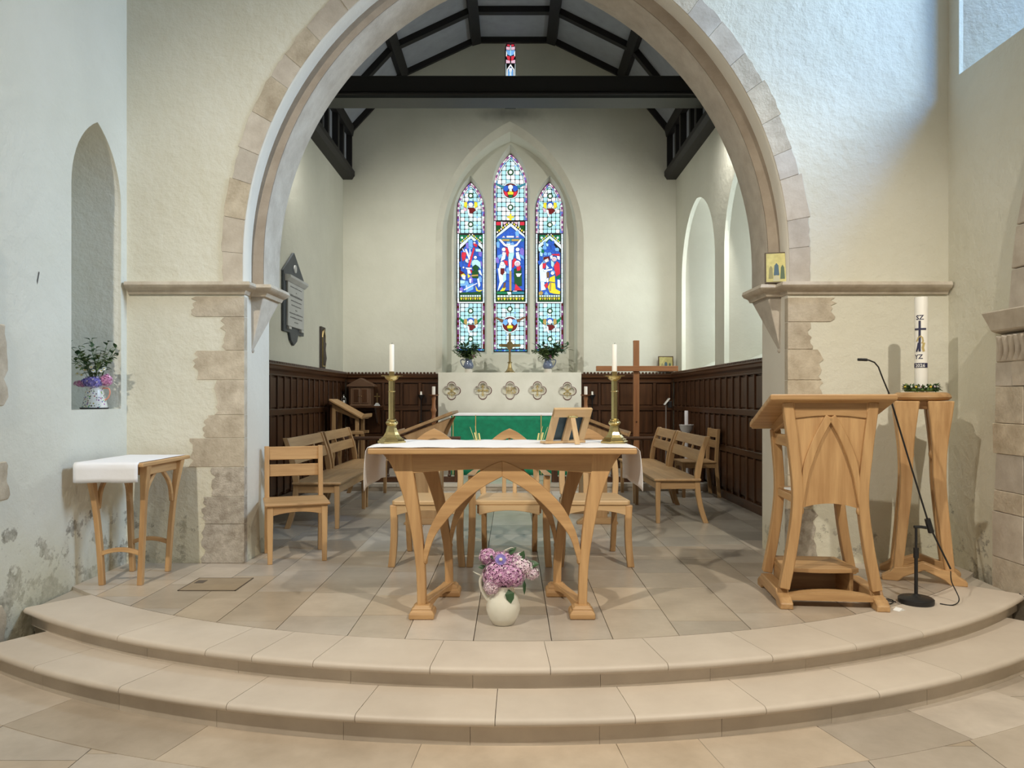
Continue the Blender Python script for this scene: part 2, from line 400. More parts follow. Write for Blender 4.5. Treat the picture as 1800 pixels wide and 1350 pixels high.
step(4.60, R2, -.11, -LOW-.11+.001, [ang(x, y) for x, y in ((68, 3.7), (210, 3.42), (400, 3.24), (624, 3.12), (870, 3.07), (1118, 3.09), (1348, 3.19), (1546, 3.36), (1694, 3.56))],
     [ang(x, y) for x, y in ((70, 3.7), (202, 3.45), (375, 3.27), (598, 3.13), (825, 3.08), (1057, 3.09), (1276, 3.16), (1470, 3.3), (1640, 3.5))], 3.22)
# nave paving: one curved course along the steps, then squared slabs
bt = [ang(x, y) for x, y in ((-250, 4.0), (45, 3.4), (290, 3.05), (720, 2.9), (1105, 2.92), (1265, 2.97), (1480, 3.15), (1640, 3.35), (1790, 3.6))]
for i in range(len(bt)-1):
    sweep([(R2-.06, LOW-.03), (R2-.06, LOW), (R3, LOW), (R3, LOW-.03)], bt[i]+.0003, bt[i+1]-.0003, 'paving_slab', SLAB)
y = 1.6
row = 0
for c in range(11):
    x0 = -3.0+c*.62+(.1 if c % 2 else 0); x1 = -3.0+(c+1)*.62+(.1 if (c+1) % 2 else 0); y = 1.5+R.uniform(0, .3)
    while y < 4.4:
        y1 = y+R.choice([.45, .6, .75])
        mx = max(abs(x0), abs(x1)); 
        if sqrt(mx*mx+(CY-y)**2) > R3-.1 and x0 > -3.1: slab([(x0+J, y+J), (x1-J, y+J), (x1-J, y1-J), (x0+J, y1-J)], LOW-.026, LOW-.0025, SLAB)
        y = y1
# brown access hatch let into the dais near the side table
hx = [P(x, y, 1)[0] for x, y in ()]
hatch = thing('access_hatch', 'brown square floor hatch with dark metal rim beside the small side table', 'hatch', (-1.94, 4.86, 0))
MB().box(-.18, .18, -.16, .16, .0012, .0035).build('hatch_panel', simple('hatch_brown', (.36, .28, .19), .6, var=.1), hatch)
hm = MB()
for a in ((-.185, -.178, -.165, .165), (.178, .185, -.165, .165), (-.185, .185, -.165, -.158), (-.185, .185, .158, .165)): hm.box(*a, .001, .0045)
hm.build('rim', simple('hatch_rim', (.13, .10, .07), .5), hatch)
MB().box(-.16, -.10, .02, .10, .0036, .0046).build('lifting_plate', simple('lift_plate', (.12, .095, .075), .5), hatch)

# ---- chancel-arch wall
RJ = 2.58                            # radius of the opening (outer order)
apts = arch_pts(RJ)
loop = [(XL-.5, -.3), (XL-.5, TOPZ), (XR+.5, TOPZ), (XR+.5, -.3), (apts[-1][0], -.3)]+apts[::-1]+[(apts[0][0], -.3)]
wall_arch = tag(MB().prism(loop, 'xz', YA, YB).build('wall_arch', PLA), kind='structure')
# jamb lining (limewashed reveals) below the impost
for s, xj in ((1, apts[0][0]), (-1, apts[-1][0])):
    MB().box(min(xj, xj+s*.012), max(xj, xj+s*.012), YA+.002, YB+.002, 0, IMP-.07).build('jamb_lining', PLJ, wall_arch)
# outer order: separate voussoirs on the wall face, irregular outer edge
def arch_at(r, t):                   # t in -1..1, 0 = apex, straight stilts below the centres
    am = math.acos(AOFF/r); L = am*r; st = AZ-IMP; tot = L+st; d = abs(t)*tot; s = -1 if t < 0 else 1
    if d <= L: th = am-d/r; p = (AX+AOFF-r*cos(th), AZ+r*sin(th))
    else: p = (AX+AOFF-r, AZ-(d-L))
    return p if s < 0 else (2*AX-p[0], p[1])
nv = 15
for s in (-1, 1):
    ts = [s*(i+ (R.uniform(-.16, .16) if 0 < i < nv else 0))/nv for i in range(nv+1)]
    for i in range(nv):
        w = RJ+.155+R.uniform(-.012, .012); sub = 5; inn = []; out = []
        for k in range(sub+1):
            t = ts[i]+(ts[i+1]-ts[i])*(.004+.992*k/sub)
            inn.append(arch_at(RJ-.005, t)); out.append(arch_at(w+R.uniform(-.007, .007), t))
        MB().prism(inn+out[::-1], 'xz', YA-.006-R.uniform(0, .004), YA+.10).build('voussoir', STQ if R.random() < .2 else STO, wall_arch, bevel=.002)
# outer order soffit + inner order (brown face, chamfer, soffit) swept round
def order(prof, name, mat):
    N = 64; rings = []
    for i in range(N+1):
        t = -1+2*i/N; rings.append([(lambda q: (q[0], y, q[1]))(arch_at(r, t)) for r, y in prof])
    return MB().loft(rings, True, True).build(name, mat, wall_arch, smooth=50)
order([(RJ-.003, YA+.10), (RJ-.003, YA-.004), (RJ-.013, YA+.004), (RJ-.018, YA+.145), (RJ-.003, YA+.145)], 'outer_soffit', PLJ)
order([(RJ-.001, 5.627), (RJ-.108, 5.627), (RJ-.108, 5.645), (RJ-.001, 5.645)], 'inner_order_face', STB)
order([(RJ-.001, 5.645), (RJ-.109, 5.640), (RJ-.110, 5.632), (RJ-.114, 5.64), (RJ-.114, 6.0), (RJ-.105, 6.02), (RJ-.001, 6.04)], 'inner_order', STO)
# impost string course: moulded, returning into the reveals
def impost(xa, xb, s):               # s: +1 left side of the opening (return towards +y at xb), -1 mirrored
    prof = [(0, IMP-.085), (.02, IMP-.085), (.035, IMP-.06), (.07, IMP-.045), (.085, IMP-.025), (.075, IMP), (0, IMP+.004)]
    rings = [[(xa, YA-d, z) for d, z in prof], [(xb+s*0, YA-d, z) for d, z in prof]]
    rings[1] = [(xb+s*d, YA-d, z) for d, z in prof]
    rings.append([(xb+s*d, 5.628-d, z) for d, z in prof])
    rings.append([(xb+s*(d+.112), 5.628-d, z) for d, z in prof])
    rings.append([(xb+s*(d+.112), 6.0, z) for d, z in prof])
    return MB().loft(rings, True, True).build('impost', STI, wall_arch, smooth=35)
impost(XL+.02, apts[0][0], 1); impost(XR-.015, apts[-1][0], -1)
for s, xj in ((1, apts[0][0]), (-1, apts[-1][0])):     # inverted pyramid corbels under the inner order
    z1 = IMP-.083; zt = 1.60
    top = [(xj-s*.01, 5.632, z1), (xj+s*.104, 5.632, z1), (xj+s*.112, 5.64, z1), (xj+s*.112, 6.0, z1), (xj-s*.01, 6.0, z1)]
    bot = [(xj-s*.01, 5.645, zt), (xj+s*.012, 5.645, zt), (xj+s*.014, 5.648, zt), (xj+s*.014, 5.69, zt), (xj-s*.01, 5.70, zt)]
    cb = MB().loft([bot, top], True, True).build('corbel', STO, wall_arch, bevel=.006)
    MB().ball((xj+s*.008, 5.665, zt-.012), .02).build('corbel_pendant', STO, wall_arch, smooth=60)
# quoins of the two piers, ragged edged, standing a little proud of the plaster
def ragged(x0, x1, z0, z1, rag_left):
    pts = []; n = 9
    xe = x0 if rag_left else x1; xi = x1 if rag_left else x0
    pts.append((xi, z0+.0015)); 
    for k in range(n+1): pts.append((xe+R.uniform(-.028, .02), z0+.0015+(z1-z0-.003)*k/n))
    pts.append((xi, z1-.0015)); return pts
for (a, b, t, u, w) in ((342, 425, 521, 557, 0), (393, 425, 557, 616, 0), (345, 425, 616, 668, 0), (381, 425, 668, 729, 0), (362, 425, 729, 770, 0), (337, 425, 770, 821, 0), (376, 425, 821, 873, 1), (361, 425, 873, 921, 1), (359, 425, 921, 991, 1)):
    x0, z1 = P(a, t, YA); x1, z0 = P(b, u, YA)
    MB().prism(ragged(x0, apts[0][0]+.014, max(0, z0), z1, True), 'xz', YA-.003-R.uniform(0, .004), YA+.06).build('quoin', STW if w else STQ, wall_arch, bevel=.002)
for (a, b, t, u, w) in ((1396, 1466, 523, 566, 0), (1396, 1426, 566, 614, 0), (1396, 1443, 614, 668, 0), (1396, 1443, 668, 712, 0), (1396, 1420, 712, 775, 0), (1396, 1446, 775, 835, 0), (1396, 1426, 835, 895, 0), (1396, 1434, 895, 992, 1)):
    x0, z1 = P(a, t, YA); x1, z0 = P(b, u, YA)
    MB().prism(ragged(apts[-1][0]-.014, x1, max(0, z0), z1, False), 'xz', YA-.003-R.uniform(0, .004), YA+.06).build('quoin', STW if w else STQ, wall_arch, bevel=.002)

# ---- left nave wall with the tall round-headed niche
nic = lancet(4.80, 5.41, 1.147, 2.62, 3.13, 10)
wl = MB(); wl.prism([[(-2.5, -.5), (YA+.3, -.5), (YA+.3, TOPZ), (-2.5, TOPZ)], nic], 'yz', XL-.02, XL)
wall_left = tag(wl.build('wall_left', PLL), kind='structure')
rg = [[(XL-.02, p[0], p[1]) for p in nic], [(XL-.55, 4.83+(p[0]-4.80)*.84, p[1] if p[1] < 1.2 else p[1]-.06) for p in nic]]
MB().loft(rg, True, False).add([(XL-.55, 4.83+(p[0]-4.80)*.84, p[1] if p[1] < 1.2 else p[1]-.06) for p in nic], [tuple(range(len(nic)))]).build('niche_lining', PLL, wall_left, smooth=50)
for (z0, z1, y0, y1) in ((1.18, 1.64, 3.5, 4.17), (.65, .87, 3.7, 4.19), (-.2, .07, 3.6, 4.16), (1.64, 2.1, 3.4, 4.08)):
    MB().prism(ragged(y0, y1, z0, z1, False), 'yz', XL, XL+.012).build('quoin', STQ, wall_left, bevel=.005)
ck = MB(); ck.add([(XL+.002, 4.45, 1.93), (XL+.004, 4.465, 1.99), (XL+.002, 4.475, 1.985), (XL+.002, 4.455, 1.91)], [(0, 1, 2, 3)])
ck.build('plaster_chip', LETT, wall_left)

# ---- right nave wall with the high splayed window, stone respond with scalloped capital
WO = (3.2, 5.36, 3.57, 5.9)
wr = MB(); wr.prism([[(-2.5, -.5), (YA+.3, -.5), (YA+.3, TOPZ), (-2.5, TOPZ)], [(WO[0], WO[2]), (WO[0], WO[3]), (WO[1], WO[3]), (WO[1], WO[2])]], 'yz', XR, XR+.03)
wall_right = tag(wr.build('wall_right', PLA), kind='structure')
o0 = [(XR+.03, WO[0], WO[2]), (XR+.03, WO[0], WO[3]), (XR+.03, WO[1], WO[3]), (XR+.03, WO[1], WO[2])]
o1 = [(XR+.55, WO[0]+.35, WO[2]+.22), (XR+.55, WO[0]+.35, WO[3]-.1), (XR+.55, WO[1]-.22, WO[3]-.1), (XR+.55, WO[1]-.22, WO[2]+.22)]
win_n = empty_structure('window_5')
MB().loft([o0, o1], True, False).build('window_reveal', PLA, win_n)
wf = MB()
for (a, b, c, d) in ((o1[0][1], o1[0][1]+.03, o1[0][2], o1[1][2]), (o1[2][1]-.03, o1[2][1], o1[0][2], o1[1][2]), (4.3, 4.32, o1[0][2], o1[1][2]), (o1[0][1], o1[2][1], o1[0][2], o1[0][2]+.03), (o1[0][1], o1[2][1], o1[1][2]-.03, o1[1][2])): wf.box(XR+.55, XR+.57, a, b, c, d)
wf.build('window_frame', BLK, win_n)
PX = XR-.045
zz = [LOW-.02, .18, .48, .62, .86, 1.06, 1.30, 1.46]
for i in range(len(zz)-1):
    ys = [4.92-R.uniform(0, .05)]; 
    cut = 4.92-R.choice([.2, .3, .42])
    for (a, b) in ((cut+.0012, ys[0]), (4.25, cut-.0012)):
        MB().prism([(a, zz[i]+.0012), (b, zz[i]+.0012+R.uniform(0, .002)), (b+R.uniform(-.02, .01), zz[i+1]-.0012), (a, zz[i+1]-.0012)], 'yz', PX-R.uniform(0, .005), XR+.01).build('pier_block', STQ if R.random() < .5 else STO, wall_right, bevel=.003)
# scalloped capital block
cp = MB(); cp.box(PX-.01, XR+.01, 4.25, 4.87, 1.46, 1.635)
cp.build('capital_block', STO, wall_right, bevel=.006)
for k in range(8):
    yy = 4.83-k*.055
    MB().tube([(PX-.008, yy, 1.475), (PX-.02, yy-.03, 1.55), (PX-.035, yy-.045+.02*(k > 3), 1.625)], [.012, .02, .028], 6).build('scallop', STO, wall_right, smooth=60)
ab = MB(); ab.loft([[(XR+.01, y, z) for y, z in ((4.2, 1.64), (4.90, 1.64), (4.9, 1.79), (4.2, 1.79))],
                    [(PX-.05, 4.2, 1.66), (PX-.05, 4.86, 1.66), (PX-.075, 4.93, 1.735), (PX-.075, 4.2, 1.735)][0:2]+[(PX-.075, 4.93, 1.79), (PX-.075, 4.2, 1.79)]], True, True)
ab.build('abacus', STO, wall_right, bevel=.008)
for k, (z0, z1, ya, yb) in enumerate(((1.79, 2.05, 4.76, 4.74), (2.05, 2.32, 4.74, 4.69), (2.32, 2.62, 4.69, 4.6), (2.62, 2.9, 4.6, 4.46))):
    MB().prism([(4.2, z0+.003), (ya+R.uniform(-.01, .01), z0+.003), (yb+R.uniform(-.01, .01), z1-.003), (4.2, z1-.003)], 'yz', PX, XR+.01).build('pier_block', STO, wall_right, bevel=.006)

# ---- chancel walls
wall_north = tag(MB().box(CL-.3, CL, YB-.02, YE+.6, -.1, 4.85).build('wall_north', PLC), kind='structure')
wins = [(9.62, 11.5), (7.35, 9.2)]
holes = [lancet(a, b, 1.60, 3.05, 4.08, 12) for a, b in wins]
wall_south = tag(MB().prism([[(YB-.02, -.1), (YE+.6, -.1), (YE+.6, 4.85), (YB-.02, 4.85)]]+holes, 'yz', CR, CR+.06).build('wall_south', PLC), kind='structure')
SKY = emit('window_daylight_glass', (.84, .95, 1.0), 10, .03)
for k, (a, b) in enumerate(wins):
    w = empty_structure('window_%d' % (6+k)); h = lancet(a, b, 1.60, 3.05, 4.08, 12); g = lancet(a+.52, b-.52, 1.95, 2.95, 3.75, 12)
    MB().loft([[(CR+.06, p[0], p[1]) for p in h], [(CR+.75, p[0], p[1]) for p in g]], True, False).build('window_reveal', PLC, w, smooth=40)
    MB().prism(g, 'yz', CR+.75, CR+.77).build('pane', SKY, w)
    gl = MB()
    for t in (.25, .5, .75): gl.box(CR+.735, CR+.75, a+.52+(b-a-1.04)*t-.008, a+.52+(b-a-1.04)*t+.008, 1.95, 3.6)
    for zq in (2.3, 2.65, 3.0, 3.3): gl.box(CR+.735, CR+.75, a+.52, b-.52, zq-.008, zq+.008)
    gl.build('glazing_bars', BLK, w)
# ---- east wall, deep pointed recess with three lancets
O1 = lancet(-1.227, 1.154, 1.3, 3.75, 5.68, 16)
SL = lancet(-.115, .06, 5.88, 6.86, 7.0, 8)
east = MB(); east.prism([[(CL-.4, -.1), (CR+.9, -.1), (CR+.9, 7.5), (CL-.4, 7.5)], O1, SL], 'xz', YE, YE+.03)
wall_east = tag(east.build('wall_east', PLE), kind='structure')
O2 = lancet(-1.13, 1.06, 1.3, 3.80, 5.54, 16); O3 = lancet(-1.10, 1.04, 1.3, 3.86, 5.49, 16); O4 = lancet(-1.075, 1.02, 1.3, 3.95, 5.47, 16)
HOOD = stone('window_arch_stone', (.55, .53, .44), (.64, .62, .52), 3, .1, 0)
MB().loft([[(p[0], YE-.002, p[1]) for p in O1], [(p[0], YE+.07, p[1]) for p in O2]], True, False).build('recess_arch', HOOD, wall_east, smooth=40)
MB().loft([[(p[0], YE+.07, p[1]) for p in O2], [(p[0], YE+.12, p[1]) for p in O3], [(p[0], 12.26, p[1]) for p in O4]], True, False).build('recess_chamfer', PLC, wall_east, smooth=40)
LIGHTS = [(-.926, -.458, 2.005, 4.33, 4.85), (-.305, .258, 2.0, 4.68, 5.33), (.391, .859, 2.005, 4.33, 4.85)]
hs = [lancet(a-.04, b+.04, c-.05, d-.06, e+(.10 if e > 5 else .06), 12) for a, b, c, d, e in LIGHTS]
MB().prism([O4]+hs, 'xz', 12.25, 12.28).build('recess_back', PLC, wall_east)
YG = 12.4
for (a, b, c, d, e), h in zip(LIGHTS, hs):
    MB().loft([[(p[0], 12.28, p[1]) for p in h], [(p[0], YG+.02, p[1]) for p in lancet(a, b, c, d, e, 12)]], True, False).build('light_splay', PLC, wall_east, smooth=40)
MB().box(CL-.4, CR+.9, YE+.6, YE+.7, -.1, 7.5).build('wall_backing', PLC, wall_east)

MB().box(-1.10, 1.04, YE, 12.26, 1.30, 1.629).build('window_sill', PLC, wall_east)
# ---- ceiling: boarded, five-sided, black ribs
SEC = [(-2.67, 4.80), (-2.67, 5.53), (-1.80, 6.47), (-.60, 7.03), (.66, 7.03), (1.83, 6.45), (2.59, 5.52), (2.59, 4.80)]
fr = [11.9, 10.97, 10.04, 9.11, 8.18, 7.25, 6.1]
cb = MB(); N = len(SEC)
out = [(p[0]*1.03, p[1]+.06) for p in SEC]
cb.loft([[(p[0], y, p[1]) for p in SEC+out[::-1]] for y in (YB, YE+.02)], True, True)
ceiling = tag(cb.build('ceiling', RIBP), kind='structure')
def seg_box(mb, p, q, y0, y1, w, d):              # bar along a section edge, d thick inwards
    p = Vector((p[0], p[1])); q = Vector((q[0], q[1])); e = (q-p).normalized(); nrm = Vector((e.y, -e.x))
    if nrm.dot(Vector((0, 5.2))-(p+q)/2) < 0: nrm = -nrm
    a, b, c, dd = p, q, q+nrm*d, p+nrm*d
    mb.loft([[(t.x, y, t.y) for t in (a, b, c, dd)] for y in (y0, y1)], True, True)
for bi in range(len(fr)-1):
    for i in range(N-1):
        m = MB(); p = Vector(SEC[i]); q = Vector(SEC[i+1]); e = (q-p).normalized()
        seg_box(m, p+e*.03, q-e*.03, fr[bi+1]+.03, fr[bi]-.03, 0, .012)
        m.build('ceiling_panel', RIBP, ceiling)
for y in fr:
    for i in range(N-1):
        m = MB(); p = Vector(SEC[i]); q = Vector(SEC[i+1]); seg_box(m, p, q, y-.05, y+.05, 0, .10); m.build('transverse_rib', BLK, ceiling)
for i in range(1, N-1):
    m = MB(); x, z = SEC[i]; v = Vector((0-x, 5.0-z)).normalized(); t = Vector((v.y, -v.x))*.075; c = Vector((x, z))
    m.loft([[(k.x, y, k.y) for k in (c-t, c+t, c+t+v*.13, c-t+v*.13)] for y in (YB+.01, YE-.01)], True, True)
    m.build('purlin', BLK, ceiling)
for s, x in ((1, -2.67), (-1, 2.59)):
    for y in (11.43, 10.5, 9.57, 8.64, 7.7): MB().box(min(x, x+s*.07), max(x, x+s*.07), y-.045, y+.045, 4.85, 5.53).build('stud', BLK, ceiling)
    MB().prism([(x-s*.06, 4.74), (x+s*.10, 4.74), (x+s*.14, 4.80), (x+s*.14, 4.87), (x-s*.06, 4.93)], 'xz', YB+.01, YE-.001).build('wall_plate', BLK, ceiling)
tb = MB(); tb.box(-2.68, 2.6, 9.28, 9.58, 5.06, 5.275)
tb.box(-2.68, 2.6, 9.25, 9.61, 5.02, 5.06)
tb.build('tie_beam', BLK, ceiling, rot=(0, 0, 0), bevel=.012)
MB().box(-2.68, 2.6, 9.265, 9.595, 4.985, 5.02).build('tie_beam_moulding', simple('beam_moulding', (.028, .032, .03), .5), ceiling)

# ---- oak wainscot
def wainscot(name, axis, a0, a1, face, sgn, pitch, rows, flip=1):
    """panelling along an axis from a0 to a1; face = wall plane; sgn = direction into the room"""
    root = empty_structure(name)
    def bx(mb, u0, u1, d0, d1, z0, z1):
        lo, hi = min(face+sgn*d0, face+sgn*d1), max(face+sgn*d0, face+sgn*d1)
        return mb.box(u0, u1, lo, hi, z0, z1) if axis == 'x' else mb.box(lo, hi, u0, u1, z0, z1)
    z0b = .1 if axis == 'x' else 0
    bx(MB(), a0, a1, .001, .022, z0b, 1.56).build('backing_board', DRK['z'], root)
    n = max(1, round((a1-a0)/pitch)); pt = (a1-a0)/n
    for i in range(n+1):
        u = a0+i*pt; w = .035 if i % 4 else .048
        bx(MB(), max(a0, u-w/2), min(a1, u+w/2), .022, .05, z0b+.09, 1.50).build('stile', DRK['z'], root, bevel=.004)
    for (ra, rb) in [(z0b, z0b+.10)]+[(r[1], r2[0]) for r, r2 in zip(rows[:-1], rows[1:])]+[(rows[-1][1], 1.50)]:
        bx(MB(), a0, a1, .022, .056, ra, rb).build('rail', DRK[axis], root, bevel=.004)
    pan = None
    for (pa, pb) in rows:
        for i in range(n):
            u = a0+(i+.5)*pt; m = MB(); g = .03
            bx(m, a0+i*pt+g, a0+(i+1)*pt-g, .022, .036, pa+.015, pb-.015).build('panel', DRK['z'], root, bevel=.008)
    cor = [(0, 1.50), (.05, 1.50), (.055, 1.53), (.085, 1.555), (.09, 1.585), (.10, 1.60), (.10, 1.615), (0, 1.615)]
    rr = [[((u, face+sgn*d, z) if axis == 'x' else (face+sgn*d, u, z)) for d, z in cor] for u in (a0, a1)]
    MB().loft(rr, True, True).build('cornice', DRK[axis], root)
    u = a0+.03; crest = None; k = 0
    while u < a1-.02 and k < 150:
        crest_m = MB(); lo = .03; hi = .085
        bx(crest_m, u, u+.034, lo, hi, 1.612, 1.642)
        crest_m.build('crest_leaf', DRK[axis], root, bevel=.007); u += .055; k += 1
    return root
rowsS = [(.11, .58), (.65, 1.03), (1.10, 1.48)]
wainscot('trim_1', 'y', 6.1, YE-.06, CL, 1, .265, rowsS)
wainscot('trim_2', 'y', 6.1, YE-.06, CR, -1, .265, rowsS)
rowsE = [(.21, .58), (.65, 1.03), (1.10, 1.47)]
wainscot('trim_3', 'x', CL+.06, -1.18, YE, -1, .29, rowsE)
wainscot('trim_4', 'x', 1.11, CR-.06, YE, -1, .29, rowsE)
# ================================================================== stained glass of the east window
GC = {'w': (.97, .98, 1.0), 'W': (.80, .96, 1.0), 'C': (.50, .86, .92), 'B': (.04, .13, .60), 'S': (.20, .47, .90), 'R': (.72, .04, .07), 'D': (.16, .02, .02),
      'G': (.015, .20, .085), 'g': (.02, .09, .025), 'Y': (.92, .76, .05), 'O': (.50, .34, .10), 'P': (.85, .55, .68), 'U': (.27, .20, .72), 'N': (.20, .10, .05),
      'M': (.34, .10, .30), 'K': (.95, .82, .78), 'T': (.05, .25, .33)}
GM = {k: emit('glass_'+n, GC[k], .95) for k, n in zip(GC, ('white', 'pale_blue', 'cyan', 'deep_blue', 'sky_blue', 'ruby', 'dark_red', 'green', 'dark_green', 'yellow', 'old_gold', 'pink', 'violet', 'brown', 'mauve', 'flesh', 'teal'))}
GK = list(GM); GML = [GM[k] for k in GK]
LEAD = simple('lead', (.012, .013, .016), .6)
def gp(x, y): return ((x-900)*YG/FPX, EYE-(y-700)*YG/FPX)
class Glass:
    """collects pieces in photograph pixels of the glass plane; every figure piece becomes a part, leads one mesh"""
    def __init__(s, root): s.root = root; s.lead = MB(); s.k = 0
    def piece(s, poly, col, lead=.45, name='glass_piece'):
        s.k += 1; y = YG-.004-.0009*s.k
        cx = sum(p[0] for p in poly)/len(poly); cy = sum(p[1] for p in poly)/len(poly)
        def grow(d):
            o = []
            for p in poly:
                v = Vector((p[0]-cx, p[1]-cy)); l = max(v.length, .01); o.append(gp(cx+v.x*(l+d)/l, cy+v.y*(l+d)/l))
            return o
        if lead: s.lead.prism(grow(lead), 'xz', y, y+.0035)
        return MB().prism([gp(*p) for p in poly], 'xz', y-.0006, y+.003).build(name, GM[col], s.root)
    def circ(s, x, y, r, col, n=14, lead=.45, sy=1): return s.piece([(x+r*cos(2*pi*i/n), y+r*sy*sin(2*pi*i/n)) for i in range(n)], col, lead)
    def done(s): s.lead.build('leading', LEAD, s.root)

def field(root, G, conv, x0, x1, y0, y1, nc, blue=False):
    """clear quarries between leads; conv = convex clip outline in pixels; too small to pick apart singly"""
    mb = MB(); c = (x1-x0)/nc; nr = max(1, round((y1-y0)/c)); h = (y1-y0)/nr; g = .45; k = .9
    for i in range(nc):
        for j in range(nr):
            a, b, t, u = x0+i*c+g, x0+(i+1)*c-g, y0+j*h+g, y0+(j+1)*h-g
            pl = clip_convex([(a+k, t), (b-k, t), (b, t+k), (b, u-k), (b-k, u), (a+k, u), (a, u-k), (a, t+k)], conv)
            if len(pl) < 3: continue
            mb.mi = GK.index(R.choice('wWCC' if not blue else 'WCCCC')); mb.prism([gp(*p) for p in pl], 'xz', YG-.004, YG)
    for i in range(1, nc):
        for j in range(1, nr):
            if (i*3+j*2) % 4 == 0:
                x, y = x0+i*c, y0+j*h; d = 1.7
                pl = [(x-d, y), (x, y-d), (x+d, y), (x, y+d)]
                if len(clip_convex(pl, conv)) == 4: mb.mi = GK.index(R.choice('TSG')); mb.prism([gp(*p) for p in pl], 'xz', YG-.005, YG-.001)
    o = mb.build('quarries', GML, root); o['kind'] = 'stuff'
def border(root, pts, w, cols, step, name='border_glass'):
    """beads of coloured glass following a line of pixels"""
    mb = MB(); i = 0
    for p, q in zip(pts[:-1], pts[1:]):
        d = Vector((q[0]-p[0], q[1]-p[1])); L = d.length; n = max(1, round(L/step)); d /= L; t = Vector((-d.y, d.x))*w/2
        for k in range(n):
            a = Vector(p)+d*(L*k/n+.22); b = Vector(p)+d*(L*(k+1)/n-.22); mb.mi = GK.index(cols[i % len(cols)]); i += 1
            mb.prism([gp(*v) for v in (a-t, b-t, b+t, a+t)], 'xz', YG-.005, YG-.001)
    o = mb.build(name, GML, root); o['kind'] = 'stuff'
def rosette(G, x, y, r):
    G.circ(x, y, r, 'g', 12); G.circ(x, y, r*.62, 'w', 8, .3); G.piece([(x-r*.5, y), (x, y-r*.25), (x+r*.5, y), (x, y+r*.25)], 'g', 0); G.circ(x, y, r*.28, 'w', 6, 0)
def seraph(G, x, y, ring, s=1.0, hot=True):
    if ring:
        G.circ(x, y, 14.6*s, 'W', 20); G.circ(x, y, 12.6*s, 'D', 20)
        for m in (-1, 1):
            G.piece([(x+m*11, y-8), (x+m*25, y-13), (x+m*27, y-11.5), (x+m*13, y-3)], 'T' if hot else 'N')
            G.piece([(x+m*4, y-9), (x+m*11, y-8), (x+m*13, y-2), (x+m*8, y+2), (x+m*4, y-1)], 'B' if hot else 'S')
            G.piece([(x+m*5, y+3), (x+m*12, y+1), (x+m*10, y+8), (x+m*5, y+10)], 'R' if hot else 'D')
        G.circ(x, y-6, 4.3, 'w', 10); G.piece([(x-2, y-3), (x+2, y-3), (x+2.5, y+3), (x-2.5, y+3)], 'W')
        G.piece([(x-5, y+3), (x, y+1), (x+5, y+3), (x+4.5, y+7), (x-4.5, y+7)], 'Y'); G.piece([(x-4, y+8), (x+4, y+8), (x+2, y+12), (x-2, y+12)], 'G')
    else:
        for m in (-1, 1):
            G.piece([(x+m*10, y-5), (x+m*19, y-12), (x+m*20, y-9), (x+m*13, y-1)], 'C' if hot else 'G')
            G.piece([(x+m*6, y-9), (x+m*11, y-9), (x+m*12, y-2), (x+m*7, y+2)], 'Y' if hot else 'O'); G.piece([(x+m*8, y+2), (x+m*13, y), (x+m*11, y+7), (x+m*7, y+6)], 'W' if m > 0 else ('P' if hot else 'W'))
        G.piece([(x-6, y-9), (x, y-11), (x+6, y-9), (x+5, y-5), (x-5, y-5)], 'B'); G.circ(x, y-4.5, 4, 'w', 10)
        G.piece([(x-5, y+1), (x+5, y+1), (x+9, y+5), (x+2, y+11), (x-4, y+10)], 'D'); G.piece([(x-6, y+3), (x-3, y+4), (x-2, y+12), (x, y+17), (x-4, y+14)], 'w')
def crop(off, sc): return lambda pts: [(off[0]+x/sc, off[1]+y/sc) for x, y in pts]

def make_light(n, idx, xl, xr, apex, spring, bot, f0, f1, base):
    a, b, c, d, e = LIGHTS[idx]; root = empty_structure('window_%d' % n)
    MB().prism(lancet(a+.004, b-.004, c+.004, d, e-.006, 14), 'xz', YG+.001, YG+.012).build('lead_ground', LEAD, root)
    G = Glass(root); cx = (xl+xr)/2
    def lan(m, bt): return [(x, y) for x, y in lancet(xl+m, xr-m, -bt, -spring, -(apex+m*1.5), 14)]
    up = [(x, -y) for x, y in lan(6, f0-1)]
    field(root, G, up, xl+6, xr-6, apex+6, f0-1, 6 if idx == 1 else 5)
    field(root, G, [(xl+6, f1), (xr-6, f1), (xr-6, bot-5), (xl+6, bot-5)], xl+6, xr-6, f1+1, bot-5, 6 if idx == 1 else 5, True)
    o1 = [(x, -y) for x, y in lan(1.9, f0-1)]; o2 = [(x, -y) for x, y in lan(4.4, f0-1)]
    border(root, o1, 2.3, 'PMwMPUMw', 4.2); border(root, o2, 1.5, 'WSWw', 8)
    border(root, [(xl+1.8, f1+1), (xl+1.8, bot-4)], 2.2, 'MDMwMMD', 4.2); border(root, [(xr-1.8, f1+1), (xr-1.8, bot-4)], 2.2, 'DMMwMD', 4.2)
    border(root, [(xl+4.4, f1+1), (xl+4.4, bot-4)], 1.4, 'WW', 8); border(root, [(xr-4.4, f1+1), (xr-4.4, bot-4)], 1.4, 'WW', 8)
    border(root, [(xl+1, bot-2), (xr-1, bot-2)], 2.6, 'TBTTBST', 3.4)
    # framed scene
    border(root, [(xl+1.9, f0), (xl+1.9, f1)], 2.6, 'WwWW', 8.5); border(root, [(xr-1.9, f0), (xr-1.9, f1)], 2.6, 'WWwW', 8.5)
    return root, G, cx
